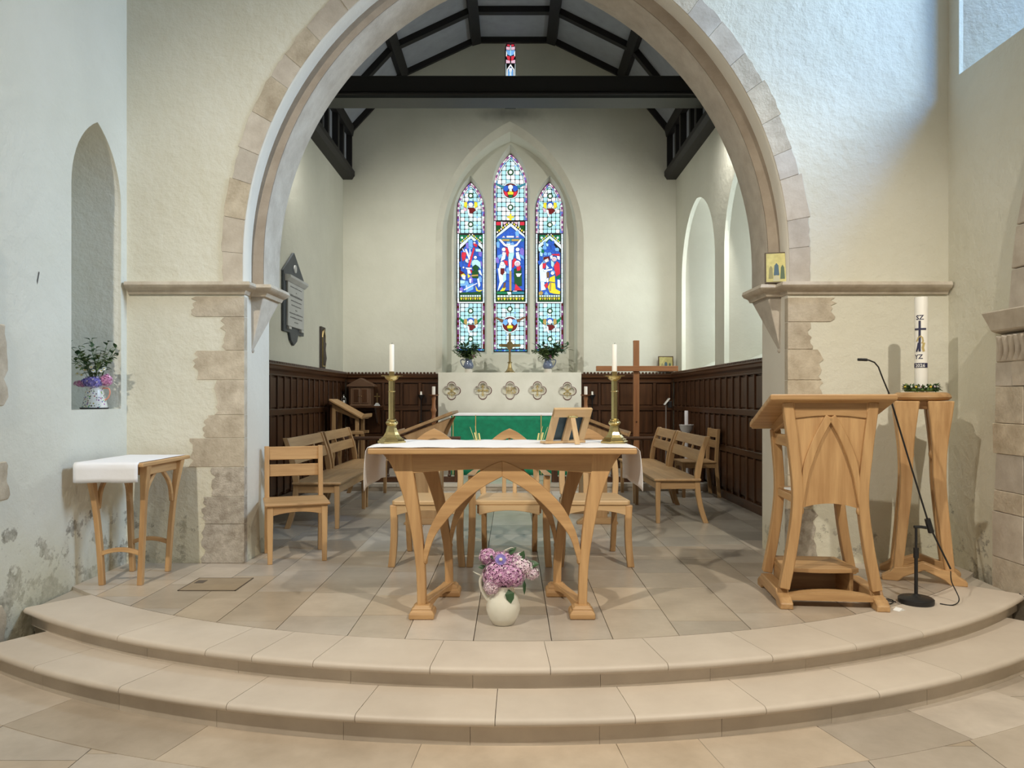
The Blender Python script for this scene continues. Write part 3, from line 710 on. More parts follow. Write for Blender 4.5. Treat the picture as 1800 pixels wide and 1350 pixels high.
# centre light: crucifixion between two standing figures
root, G, cx = make_light(1, 1, 868, 927, 270, 331, 618, 388.5, 533, 0)
K = crop((860, 380), 9)
def ps(lst, K):
    for col, pts in lst: G.piece(K(pts), col)
ps([('g', [(110,150),(190,150),(190,200),(110,260)]), ('g', [(490,150),(560,150),(560,260),(480,200)]), ('R', [(112,92),(182,92),(182,145),(112,145)]), ('R', [(488,92),(556,92),(556,145),(488,145)]),
    ('P', [(215,95),(290,95),(230,140)]), ('P', [(380,95),(450,95),(440,140)]), ('W', [(186,92),(212,92),(206,180),(192,180)]), ('W', [(456,92),(482,92),(476,180),(462,180)])], K)
for m in (-1, 1):
    for i in range(7):
        x = 337+m*(28+i*30); y = 110+i*24; G.piece(K([(x-13, y-8), (x+9, y-16), (x+13, y+12), (x-9, y+18)]), 'Y' if i % 2 else 'K', .3)
    G.piece(K([(337, 115), (337, 165), (337+m*230, 350), (337+m*215, 300)]), 'W')
ps([('B', [(120,340),(337,180),(555,340),(555,1180),(120,1180)])], K)
for i in range(34):
    x = 140+ (i % 6)*75+R.uniform(-14, 14); y = 300+(i//6)*140+R.uniform(-25, 25); w = R.uniform(24, 40); h = R.uniform(45, 68)
    if y < 330 and abs(x-337) > 110: continue
    G.piece(K([(x-w, y-h*.6), (x+w*.3, y-h), (x+w, y-h*.3), (x+w*.8, y+h), (x-w*.7, y+h*.8)]), R.choice('BBSBU'), .35)
ps([('T', [(130,365),(545,365),(545,410),(130,410)]), ('O', [(205,375),(320,375),(320,405),(205,405)]), ('O', [(355,375),(470,375),(470,405),(355,405)]), ('w', [(275,325),(390,325),(390,350),(275,350)]), ('K', [(200,350),(230,325),(255,350)]), ('P', [(415,350),(445,322),(470,350)]),
    ('O', [(318,880),(352,880),(352,1190),(318,1190)]), ('R', [(250,500),(300,520),(320,590),(290,660),(265,590)]), ('R', [(365,720),(400,670),(430,700),(390,810),(362,830)]), ('R', [(225,710),(290,720),(295,800),(255,770)]),
    ('w', [(150,380),(185,378),(250,450),(300,475),(290,500),(235,480)]), ('w', [(515,378),(485,380),(430,450),(380,475),(390,500),(440,480)]),
    ('W', [(280,470),(395,470),(385,600),(320,600)]), ('C', [(310,600),(395,595),(375,690),(340,720),(300,690)]), ('w', [(305,690),(352,700),(350,860),(330,885),(315,860)]),
    ('w', [(270,440),(300,425),(335,440),(330,475),(275,475)]), ('S', [(280,420),(330,420),(335,445),(275,450)])], K)
for x in (230, 448): G.circ(*K([(x, 540)])[0], 3.3, 'w', 10)
ps([('w', [(215,580),(265,590),(250,690),(180,730),(200,650)]), ('w', [(420,590),(465,580),(500,720),(430,680)]), ('S', [(130,640),(200,610),(210,640),(160,700)]), ('S', [(470,610),(540,640),(550,700),(500,670)]),
    ('W', [(170,760),(235,740),(260,800),(250,840),(150,850)]), ('W', [(135,840),(200,830),(270,900),(265,1010),(220,1060),(130,1205),(165,1050)]), ('D', [(180,840),(235,840),(240,900),(210,945),(180,920)]), ('C', [(220,940),(265,930),(268,1020),(225,1060)]), ('Y', [(170,1200),(215,1140),(265,1140),(240,1190)]), ('N', [(230,1070),(262,1060),(255,1140),(220,1150)]),
    ('g', [(390,850),(510,830),(515,1110),(470,1120),(400,1090)]), ('R', [(430,810),(500,800),(490,870),(440,880)]), ('w', [(420,920),(510,920),(480,970),(440,970)]), ('R', [(415,1080),(520,1185),(400,1185)]), ('P', [(375,1190),(440,1190),(430,1215),(380,1215)]),
    ('G', [(120,1205),(310,1205),(310,1245),(120,1245)]), ('T', [(360,1205),(550,1205),(550,1245),(360,1245)]), ('W', [(280,1210),(345,1210),(350,1250),(300,1255)])], K)
G.circ(*K([(445, 765)])[0], 5.2, 'w', 12); G.circ(*K([(448, 775)])[0], 3.2, 'P', 10); G.circ(*K([(205, 765)])[0], 3.6, 'w', 10)
def legend(G, xl, xr, y0, y1):
    G.piece([(xl+5, y0), (xr-5, y0), (xr-5, y1), (xl+5, y1)], 'g'); h = (y1-y0)
    n = 9; w = (xr-xl-12)/n
    for i in range(n):
        x = xl+6+i*w; G.piece([(x+.4, y0+.6), (x+w-.6, y0+.6), (x+w-.8, y0+h*.3), (x+.6, y0+h*.3)], 'W', 0)
        G.piece([(x+.3, y0+h*.42), (x+w-.3, y0+h*.42), (x+w*.65, y0+h*.8), (x+w*.35, y0+h*.8)], 'O' if i % 2 else 'Y', .2)
legend(G, 868, 927, 520, 531)
G.piece([(870, 532), (925, 532), (925, 534), (870, 534)], 'w', .3)
G.piece([(896, 379), (899, 379), (899.5, 390), (895.5, 390)], 'Y'); G.piece([(891, 383), (904, 383), (902, 386), (893, 386)], 'Y')
seraph(G, 897.5, 338.5, True); rosette(G, 897.5, 306.7, 5.2); rosette(G, 897.3, 367.9, 4.8)
seraph(G, 896.5, 571.5, True, 1, False); rosette(G, 896.2, 545, 4.8)
G.done(); G_center = root
# left light: the carrying of the cross
def gable(G, K, w):
    ps([('G', [(130,130),(w-110,130),(w-110,255),(130,255)])], K)
    for x in (165, w-152): G.circ(*K([(x, 172)])[0], 2.1, 'W', 8, .2)
    for m in (-1, 1):
        for i in range(7):
            x = w/2+5+m*(25+i*24); y = 125+i*21; G.piece(K([(x-9, y-12), (x+8, y-12), (x+9, y+12), (x-8, y+14)]), 'Y' if i % 2 else 'K', .25)
        G.piece(K([(w/2+5, 140), (w/2+5, 185), (w/2+5+m*195, 370), (w/2+5+m*185, 290)]), 'W')
root, G, cx = make_light(2, 0, 803.5, 852, 320, 372, 617, 411, 532.5, 0)
K = crop((795, 400), 9.646); gable(G, K, 627)
ps([('B', [(145,420),(320,195),(510,420),(510,1140),(145,1140)])], K)
for i in range(26):
    x = 165+(i % 5)*78+R.uniform(-15, 15); y = 300+(i//5)*150+R.uniform(-25, 25); w = R.uniform(26, 42); h = R.uniform(45, 70)
    if y < 420 and abs(x-320) > 110: continue
    G.piece(K([(x-w, y-h*.6), (x+w*.3, y-h), (x+w, y-h*.3), (x+w*.8, y+h), (x-w*.7, y+h*.8)]), R.choice('BBSBSU'), .35)
ps([('S', [(270,215),(345,220),(350,350),(290,330)]), ('C', [(395,370),(480,375),(490,420),(400,415)]), ('R', [(165,430),(240,430),(225,540),(180,580),(160,500)]), ('D', [(240,430),(262,440),(240,500)]),
    ('w', [(215,380),(245,370),(310,540),(290,560)]), ('w', [(170,360),(185,370),(215,420),(200,430)]), ('w', [(295,370),(310,372),(310,500),(297,500)]),
    ('R', [(360,350),(388,355),(300,680),(262,670)]), ('R', [(355,275),(430,300),(410,345),(370,320)]), ('K', [(360,255),(400,262),(395,285),(362,278)]),
    ('W', [(225,540),(275,540),(275,610),(235,600)]), ('w', [(225,690),(330,690),(335,715),(250,720)]), ('w', [(255,730),(300,720),(320,790),(265,790)]), ('R', [(300,730),(340,735),(330,790)]),
    ('C', [(335,590),(370,555),(430,560),(480,600),(490,720),(440,660),(390,640),(345,670)]), ('g', [(345,680),(400,640),(455,690),(430,750),(370,740)]), ('g', [(340,740),(450,760),(440,870),(340,860)]), ('O', [(325,815),(440,805),(445,830),(330,838)]),
    ('W', [(440,740),(480,730),(510,830),(470,800)]), ('D', [(130,730),(190,770),(250,830),(140,830)]), ('Y', [(262,790),(315,835),(270,870)]), ('Y', [(150,810),(200,790),(240,830),(160,850)]), ('w', [(165,810),(225,825),(225,895),(180,880)]),
    ('S', [(145,900),(270,920),(290,990),(140,1000)]), ('S', [(220,1000),(365,950),(360,1060),(240,1110)]), ('C', [(140,905),(220,910),(210,960),(140,960)]), ('w', [(195,1060),(420,950),(428,962),(205,1075)]), ('w', [(240,990),(252,985),(262,1065),(250,1068)]),
    ('w', [(290,880),(330,875),(320,960),(295,940)]), ('W', [(425,880),(455,870),(480,990),(450,1030)]), ('Y', [(395,990),(440,1075),(520,1070),(470,1100),(410,1085)]), ('g', [(140,1110),(330,1110),(500,1095),(505,1145),(140,1145)]), ('w', [(125,1085),(170,1085),(165,1110),(130,1115)])], K)
G.circ(*K([(395, 520)])[0], 2.7, 'w', 10); G.circ(*K([(195, 690)])[0], 1.5, 'w', 8); G.circ(*K([(245, 575)])[0], 2.2, 'w', 8)
legend(G, 803.5, 852, 519.5, 530.5); G.piece([(806, 532), (850, 532), (850, 534), (806, 534)], 'w', .3)
seraph(G, 828, 367, False); rosette(G, 828, 347, 4.6); rosette(G, 828, 397, 4.6); seraph(G, 828, 571, False, 1, False); rosette(G, 828, 548, 4.6); rosette(G, 828, 597, 4.6)
G.done()
# right light: figures at a burial
root, G, cx = make_light(3, 2, 941.5, 990, 320, 372, 617, 411, 532.5, 0)
K = crop((935, 400), 9.646); gable(G, K, 590)
ps([('B', [(120,440),(295,205),(480,440),(480,1140),(120,1140)])], K)
for i in range(24):
    x = 145+(i % 5)*72+R.uniform(-15, 15); y = 280+(i//5)*80+R.uniform(-20, 20); w = R.uniform(24, 38); h = R.uniform(30, 46)
    if y < 430 and abs(x-295) > 30+(y-220)*.8: continue
    G.piece(K([(x-w, y-h*.6), (x+w*.3, y-h), (x+w, y-h*.3), (x+w*.8, y+h), (x-w*.7, y+h*.8)]), R.choice('BBSBSC'), .35)
ps([('C', [(235,270),(280,290),(270,330),(245,320)]), ('G', [(165,370),(205,400),(200,440),(160,430)]), ('W', [(125,660),(180,590),(200,720),(260,760),(240,930),(140,930)]), ('W', [(145,925),(205,925),(235,1060),(150,1075)]), ('R', [(180,620),(240,610),(225,690),(180,710)]),
    ('D', [(195,510),(290,500),(300,560),(195,560)]), ('K', [(205,560),(270,530),(285,580),(230,610)]), ('W', [(240,640),(290,690),(240,720)]), ('R', [(330,460),(460,455),(470,490),(350,480)]), ('w', [(305,490),(345,475),(350,530),(315,545)]), ('w', [(420,490),(470,500),(465,560),(430,545)]),
    ('C', [(320,560),(360,600),(355,690),(325,660)]), ('R', [(370,660),(420,580),(465,620),(475,790),(410,840),(385,760)]), ('w', [(190,730),(345,705),(340,730),(210,760)]), ('N', [(245,770),(290,765),(290,860),(250,850)]), ('G', [(400,850),(475,810),(475,860),(430,890)]),
    ('Y', [(300,860),(385,820),(390,940),(285,920)]), ('Y', [(265,1020),(300,940),(390,950),(400,1050),(475,1090),(470,1140),(370,1130),(300,1110)]), ('O', [(300,950),(325,955),(320,1090),(290,1060)]), ('R', [(205,985),(265,935),(265,1020),(235,1040)]), ('w', [(240,880),(275,860),(280,930),(250,940)]),
    ('W', [(430,890),(470,900),(475,1040),(430,1020)]), ('O', [(115,1110),(150,1080),(190,1110),(170,1150),(115,1150)]), ('S', [(205,1130),(240,1085),(265,1120),(285,1150),(210,1150)])], K)
G.circ(*K([(375, 548)])[0], 4.2, 'w', 12); G.circ(*K([(375, 555)])[0], 2.8, 'P', 10); G.circ(*K([(352, 775)])[0], 4, 'S', 10); G.circ(*K([(345, 785)])[0], 3, 'w', 10); G.circ(*K([(240, 575)])[0], 2.8, 'w', 8)
legend(G, 941.5, 990, 519.5, 530.5); G.piece([(944, 532), (988, 532), (988, 534), (944, 534)], 'w', .3)
seraph(G, 966.5, 368, False); rosette(G, 966.5, 347.4, 4.6); rosette(G, 966, 397.4, 4.6); seraph(G, 966, 571, False, 1, False); rosette(G, 966, 548, 4.6); rosette(G, 966, 597, 4.6)
G.done()
# small slit window high in the gable
root = empty_structure('window_4')
YS = YE+.035; kx = YS/FPX
def sp(x, y): return ((x-900)*kx, EYE-(y-700)*kx)
MB().prism(lancet(-.115, .06, 5.88, 6.86, 7.0, 8), 'xz', YS+.002, YS+.02).build('lead_ground', LEAD, root)
def sg(poly, col, k=1): MB().prism([sp(*p) for p in poly], 'xz', YS-.002*k, YS+.001).build('glass_piece', GM[col], root)
sg([(897.5, 71), (900.5, 74), (897.5, 78), (894.5, 74)], 'w')
for m in (-1, 1):
    X = lambda d: 897.5+m*d
    sg([(X(1), 78), (X(4), 75), (X(6.5), 80), (X(2), 82)], 'R'); sg([(X(1), 83), (X(7.6), 82), (X(7.6), 87), (X(1.5), 88)], 'P'); sg([(X(.6), 89), (X(7.6), 88), (X(5), 96), (X(.6), 98)], 'S')
    sg([(X(6), 93), (X(8), 89), (X(8), 99), (X(6.4), 99)], 'w'); sg([(X(1), 99), (X(7.6), 98), (X(5), 105), (X(1), 107)], 'R'); sg([(X(1), 107), (X(8), 105), (X(8), 111), (X(1), 111)], 'P')
    sg([(X(7.8), 112), (X(8.4), 112), (X(8.4), 137), (X(7), 137)], 'W'); sg([(X(0), 112.5), (X(6.5), 122), (X(6.5), 137), (X(5), 137), (X(5), 123), (X(0), 116)], 'w'); sg([(X(.5), 118), (X(4.4), 124), (X(4.4), 137), (X(.5), 137)], 'S', .6)
    sg([(X(.3), 138), (X(8.4), 138), (X(8.4), 186), (X(.3), 186)], 'S'); sg([(X(0), 187), (X(8.4), 187), (X(8.4), 190), (X(0), 190)], 'w', 1.2)
sg([(896.8, 80), (898.2, 80), (898.2, 98), (896.8, 98)], 'C', 2); sg([(895, 120), (900, 120), (899.5, 126), (895.5, 126)], 'w', 2); sg([(896.2, 126), (898.8, 126), (898.8, 133), (896.2, 133)], 'W', 2)
# ================================================================== furniture
def curve2(pts, n=16):                            # Catmull-Rom through 2-D points
    out = []; p = [pts[0]]+list(pts)+[pts[-1]]
    for i in range(1, len(p)-2):
        for k in range(n):
            t = k/n; a, b, c, d = p[i-1], p[i], p[i+1], p[i+2]
            out.append(tuple(.5*((2*b[j])+(-a[j]+c[j])*t+(2*a[j]-5*b[j]+4*c[j]-d[j])*t*t+(-a[j]+3*b[j]-3*c[j]+d[j])*t**3) for j in range(len(b))))
    return out+[tuple(pts[-1])]
def lerp(a, b, t): return a+(b-a)*t
def leg3(mb, pts, wx, wy):                        # square leg along 3-D points; widths per point
    rings = []
    for i, p in enumerate(pts):
        a = (wx[i] if isinstance(wx, list) else wx)/2; b = (wy[i] if isinstance(wy, list) else wy)/2
        rings.append([(p[0]-a, p[1]-b, p[2]), (p[0]+a, p[1]-b, p[2]), (p[0]+a, p[1]+b, p[2]), (p[0]-a, p[1]+b, p[2])])
    return mb.loft(rings, True, True)

# ---- communion table
TZ = .95
T = thing('communion_table', 'light oak communion table with gothic arched braces under a white linen runner', 'table', (-.055, 4.4, 0))
tf, tbk = -.245, .20                              # front and back frames (local y)
MB().box(-.735, .74, -.36, .36, TZ-.033, TZ).build('table_top', OAK['x'], T, bevel=.008, seg=2)
def apron(y, w0, w1, name):
    top = [(-w0, TZ-.034), (w0, TZ-.034)]; n = 14
    bot = [(w1-2*w1*i/n, TZ-.034-.115+.028*(1-(2*i/n-1)**2)) for i in range(n+1)]
    return MB().prism(top+bot, 'xz', y-.014, y+.014).build(name, OAK['x'], T, bevel=.003)
apron(tf-.012, .63, .535, 'apron'); apron(tbk, .56, .48, 'apron')
for s in (-1, 1):
    MB().box(s*.55-.014, s*.55+.014, tf, tbk, TZ-.14, TZ-.034).build('apron', OAK['y'], T, bevel=.003)
    def tleg(y, foot, top):
        zs = [(.065, foot, .048), (.27, foot+.006, .05), (.45, lerp(foot, top, .2), .058), (.62, lerp(foot, top, .42), .072), (.76, lerp(foot, top, .68), .092), (.86, lerp(foot, top, .9), .125), (TZ-.034, top+.012, .165)]
        c = curve2([(s*x, z, w) for z, x, w in zs], 6); rg = []
        for x, z, w in c: rg.append([(x-w/2, y-.03, z), (x+w/2, y-.03, z), (x+w/2, y+.03, z), (x-w/2, y+.03, z)])
        return MB().loft(rg, True, True).build('leg', OAK['z'], T, bevel=.004)
    tleg(tf, .45, .575); tleg(tbk, .335, .50)
    for (y, f) in ((tf-.004, 1.0), (tbk, .76)):
        ou = curve2([(-.438, .377), (-.407, .490), (-.338, .617), (-.25, .710), (-.137, .805), (-.07, .848), (0, .876)], 5)
        inn = curve2([(-.426, .302), (-.381, .441), (-.312, .540), (-.212, .647), (-.105, .729), (0, .786)], 5)
        MB().prism([(-s*x*f, z) for x, z in [(-.442, .302)]+ou+inn[::-1]], 'xz', y-.026, y+.026).build('arched_brace', OAK['x'], T, bevel=.003)
        MB().ball((s*.432*f, y, .312), .015, 8, 6, (1, 1, 1.5)).build('brace_stop', OAK['z'], T, smooth=60)
    # foot rail with moulded blocks
    p0 = Vector((s*.445, tf)); p1 = Vector((s*.335, tbk)); d = (p1-p0)
    m = MB(); rg = []
    for i in range(13):
        t = i/12; c = p0+d*t; zb = .015+.045*(1-(2*t-1)**2)
        rg.append([(c.x-.03, c.y, zb), (c.x+.03, c.y, zb), (c.x+.03, c.y, .085), (c.x-.03, c.y, .085)])
    m.loft(rg, True, True).build('foot_rail', OAK['y'], T, bevel=.004)
    for c in (p0, p1):
        o = MB().lathe([(.092, 0), (.099, .008), (.099, .028), (.09, .042), (.077, .046), (.076, .06), (.062, .065), (.06, .072)], (c.x, c.y+(-.01 if c is p0 else .01), 0), 4, pi/4).build('foot_block', OAK['x'], T, bevel=.004)
# runner
def cloth_sheet(fn, nu, nv, th, name, mat, parent=None):
    vs = []; fs = []
    for i in range(nu+1):
        for j in range(nv+1): vs.append(fn(i/nu, j/nv))
    for i in range(nu):
        for j in range(nv): a = i*(nv+1)+j; fs.append((a, a+1, a+nv+2, a+nv+1))
    o = MB().add(vs, fs).build(name, mat, parent, smooth=80, recalc=False)
    md = o.modifiers.new('thick', 'SOLIDIFY'); md.thickness = th; md.offset = 1
    return o
def runner(u, v):
    L = .24+1.49+.24; s = u*L; wob = .0025*sin(9*u*pi+v*5)+.002*sin(23*u+7*v)
    y = lerp(4.055, 4.77, v)
    if s < .24: k = .24-s; x = -.802-.012*sin(k*9)-.010*sin(v*9)*k*4; z = TZ+.003-k*(1-.08*sin(v*3.1))
    elif s > 1.73: k = s-1.73; x = .700+.012*sin(k*9)+.010*sin(v*8+1)*k*4; z = TZ+.003-k*(1-.08*sin(v*3.3))
    else: x = -.80+(s-.24); z = TZ+.0035+abs(wob)
    return (x, y, z)
tag(cloth_sheet(runner, 80, 26, .0018, 'altar_cloth', LINEN), 'long white linen runner hanging over both ends of the communion table', 'cloth')

# ---- small side table under the niche
Q = thing('side_table', 'small oak side table with arched legs standing below the wall niche', 'table', (-2.56, 5.04, 0))
MB().box(-.205, .215, -.34, .35, .785, .81).build('table_top', OAK['y'], Q, bevel=.006, seg=2)
for sx in (-1, 1):
    for sy in (-1, 1):
        pts = [(sx*lerp(.125, .165, t)+sx*.02*(t**3)+(.0), sy*(.195+.05*t**2.2), t*.785) for t in [i/12 for i in range(13)]]
        leg3(MB(), pts, [.034+.018*max(0, i/12-.7)/.3 for i in range(13)], [.036+.02*max(0, i/12-.7)/.3 for i in range(13)]).build('leg', OAK['z'], Q, bevel=.004)
    MB().box(sx*.165-.012, sx*.165+.012, -.235, .235, .72, .786).build('apron', OAK['y'], Q, bevel=.003)
    for sy in (-1, 1):                            # gothic brace on the long sides
        pts = curve2([(sy*.195, .50), (sy*.165, .62), (sy*.09, .70), (0, .765)], 8)
        MB().ribbon(pts, .026, 'yz', sx*.15-.012, sx*.15+.012).build('arched_brace', OAK['y'], Q, bevel=.003)
for sy in (-1, 1):
    MB().box(-.165, .165, sy*.235-.011, sy*.235+.011, .725, .786).build('apron', OAK['x'], Q, bevel=.003)
    pts = [(lerp(-.13, .13, i/10), .205+.028*(1-(i/5-1)**2)) for i in range(11)]
    MB().ribbon(pts, .028, 'xz', sy*.197-.012, sy*.197+.012).build('stretcher', OAK['x'], Q, bevel=.003)
def side_cloth(u, v):
    s = u*(.70+.125); x = lerp(-2.785, -2.372, v)
    if s < .125: k = .125-s; return (x, 4.692-.004*sin(v*8), .8125-k-.002*sin(v*11))
    return (x, 4.694+(s-.125)*.96, .8125+.0012*abs(sin(v*9+u*7)))
tag(cloth_sheet(side_cloth, 30, 16, .0016, 'table_cloth', LINEN), 'folded white cloth hanging over the front of the small side table', 'cloth')

# ---- chairs behind the communion table
def gothic_chair(name, label, loc, rz, arms):
    C = thing(name, label, 'chair', loc, rz)
    fx, fy, by = (.275 if arms else .245), -.22, .215
    seat = [(-.255, -.225), (-.235, -.25), (.235, -.25), (.255, -.225), (.215, .215), (-.215, .215)]
    if arms: seat = [(-.25, -.235), (.25, -.235), (.215, .215), (-.215, .215)]
    sm = MB(); n = 14; vs = []; rings = []
    sm.prism(seat, 'xy', .448, .482); sm.build('seat', OAKL['x'], C, bevel=.008, seg=2)
    for s in (-1, 1):
        ztop = .66 if arms else .447
        pts = [(s*(fx+.012*(2*t-1)**2-.012*t), fy-.012*(1-t)**2, t*ztop) for t in [i/10 for i in range(11)]]
        leg3(MB(), pts, .05, .046).build('leg', OAK['z'], C, bevel=.006, seg=2)
        pts = [(s*.20, by+.11*(1-t)**2.0, t*.47) for t in [i/8 for i in range(9)]]
        leg3(MB(), pts, .042, .044).build('leg', OAK['z'], C, bevel=.005)
        MB().box(s*.222-.012, s*.222+.012, fy, by, .385, .447).build('seat_rail', OAK['y'], C, bevel=.003)
        if arms:
            pts = [(s*lerp(.278, .215, t), lerp(-.26, .235, t), .672+.012*sin(t*pi)) for t in [i/8 for i in range(9)]]
            leg3(MB(), pts, [.058-.02*i/8 for i in range(9)], .05).build('arm', OAK['y'], C, bevel=.006, seg=2)
    bot = [(.22-.44*i/12, .375+.035*(1-(i/6-1)**2)) for i in range(13)]
    MB().prism([(-.22, .447), (.22, .447)]+bot, 'xz', fy-.02, fy+.008).build('seat_rail', OAKL['x'], C, bevel=.003)
    MB().box(-.2, .2, by-.012, by+.012, .40, .447).build('seat_rail', OAK['x'], C, bevel=.003)
    # pointed back frame leaning slightly
    lean = lambda z: by+.055*(z-.46)
    def back(pts, w, d, nm, mt):
        m = MB(); m.ribbon(pts, w, 'xz', -d/2, d/2); m.v = [(x, y+lean(z)+.008, z) for x, y, z in m.v]
        return m.build(nm, mt, C, bevel=.005)
    for s in (-1, 1):
        back(curve2([(s*.205, .47), (s*.212, .60), (s*.200, .74), (s*.172, .83), (s*.135, .885)], 6), .045, .036, 'back_post', OAKL['z'])
    cr = curve2([(-.215, .80), (-.15, .885), (-.07, .95), (0, .985)], 6); cr = cr+[(-p[0], p[1]) for p in reversed(cr[:-1])]
    lo = curve2([(-.185, .78), (-.125, .85), (-.05, .895), (0, .912)], 6); lo = lo+[(-p[0], p[1]) for p in reversed(lo[:-1])]
    m = MB(); m.prism(cr+lo[::-1], 'xz', -.02, .02); m.v = [(x, y+lean(z)+.008, z) for x, y, z in m.v]; m.build('crest', OAK['x'], C, bevel=.006, seg=2)
    if arms:
        for s in (-1, 1): back([(s*.042, .47), (s*.042, .70), (s*.042, .905)], .032, .016, 'back_slat', OAKL['z'])
        back([(0, .60), (0, .75), (0, .912)], .02, .01, 'back_slat', OAK['z'])
    else:
        for s in (-1, 1): back(curve2([(s*.022, .47), (s*.024, .62), (s*.036, .74), (s*.075, .86)], 6), [.042]*7+[.045+.003*i for i in range(12)], .016, 'back_slat', OAKL['z'])
    return C
gothic_chair('side_chair', 'oak chair with pointed gothic back behind the left half of the communion table', (-.617, 5.60, 0), 0, False)
gothic_chair('armchair', 'central oak armchair with pointed gothic back behind the communion table', (-.02, 5.60, 0), 0, True)
gothic_chair('side_chair', 'oak chair with pointed gothic back behind the right half of the communion table', (.605, 5.60, 0), 0, False)

# ---- plain ladder-back chairs
def ladder_chair(label, loc, rz, W=OAK):
    C = thing('ladder_back_chair', label, 'chair', loc, rz)
    MB().box(-.235, .235, -.235, .20, .425, .447).build('seat', W['x'], C, bevel=.008, seg=2)
    for s in (-1, 1):
        leg3(MB(), [(s*(.195), -.195, 0), (s*.195, -.195, .425)], [.034, .046], [.034, .046]).build('leg', W['z'], C, bevel=.003)
        pts = [(s*.205, .19+.05*(1-t)**2 if t < .5 else .2025-.0+.075*(t-.5)**1.5, t*.845) for t in [i/12 for i in range(13)]]
        leg3(MB(), pts, .036, .042).build('back_post', W['z'], C, bevel=.003)
        MB().box(s*.195-.011, s*.195+.011, -.19, .19, .365, .424).build('seat_rail', W['y'], C, bevel=.003)
    bot = [(.19-.38*i/12, .352+.028*(1-(i/6-1)**2)) for i in range(13)]
    MB().prism([(-.19, .424), (.19, .424)]+bot, 'xz', -.212, -.19).build('seat_rail', W['x'], C, bevel=.002)
    for (z0, z1) in ((.735, .84), (.605, .70)): MB().box(-.195, .195, .215, .235, z0, z1).build('back_rail', W['x'], C, bevel=.004)
    return C
ladder_chair('oak ladder-back chair standing inside the arch against the left pier', (-1.665, 5.695, 0), radians(20))
ladder_chair('oak ladder-back chair by the right-hand panelling behind the choir benches', (2.31, 9.30, 0), radians(-90), OAKB)

# ---- choir benches
def bench(label, loc, rz, L, far=False):
    C = thing('choir_bench', label, 'bench', loc, rz, 'oak choir benches'); W = OAKB
    MB().prism([(-L/2-.02, -.245), (L/2+.02, -.245), (L/2+.02, .215), (-L/2-.02, .215)], 'xy', .415, .44).build('seat', W['x'], C, bevel=.009, seg=2)
    for s in (-1, 1):
        x = s*(L/2-.03)
        leg3(MB(), [(x, -.20, 0), (x, -.20, .415)], [.036, .05], [.036, .05]).build('leg', W['z'], C, bevel=.003)
        pts = [(x, .185+.085*(1-t*2)**2 if t < .5 else .185+.10*((t-.5)*2)**1.6, t*.85) for t in [i/14 for i in range(15)]]
        leg3(MB(), pts, .042, [.05]*8+[.06]*4+[.05]*3).build('back_post', W['z'], C, bevel=.004)
        MB().box(x-.012, x+.012, -.19, .17, .335, .414).build('seat_rail', W['y'], C, bevel=.003)
    MB().box(-L/2+.03, L/2-.03, -.215, -.193, .33, .414).build('seat_rail', W['x'], C, bevel=.003)
    def raked(x0, x1, z0, z1, nm, d=.011):
        f = lambda z: .185+.10*((z/.85-.5)*2)**1.6
        MB().hexa([(x0, f(z0)-d, z0), (x1, f(z0)-d, z0), (x1, f(z0)+d, z0), (x0, f(z0)+d, z0), (x0, f(z1)-d, z1), (x1, f(z1)-d, z1), (x1, f(z1)+d, z1), (x0, f(z1)+d, z1)]).build(nm, W['x'], C, bevel=.003)
    raked(-L/2+.04, L/2-.04, .745, .845, 'back_rail'); raked(-L/2+.04, L/2-.04, .60, .705, 'back_rail')
    for s in (-1, 1): raked(s*L*.16-.015, s*L*.16+.015, .70, .75, 'spacer_block')
    return C
bench('nearer oak choir bench on the left side, beside the ladder-back chair', (-1.84, 7.56, 0), pi/2, 1.30)
bench('farther oak choir bench on the left side, next to the sloping reading desk', (-1.84, 8.93, 0), pi/2, 1.30)
bench('nearer oak choir bench on the right side, closest to the lectern', (1.63, 7.87, 0), -pi/2, 1.30)
bench('farther oak choir bench on the right side, towards the wooden cross', (1.63, 9.10, 0), -pi/2, 1.05)

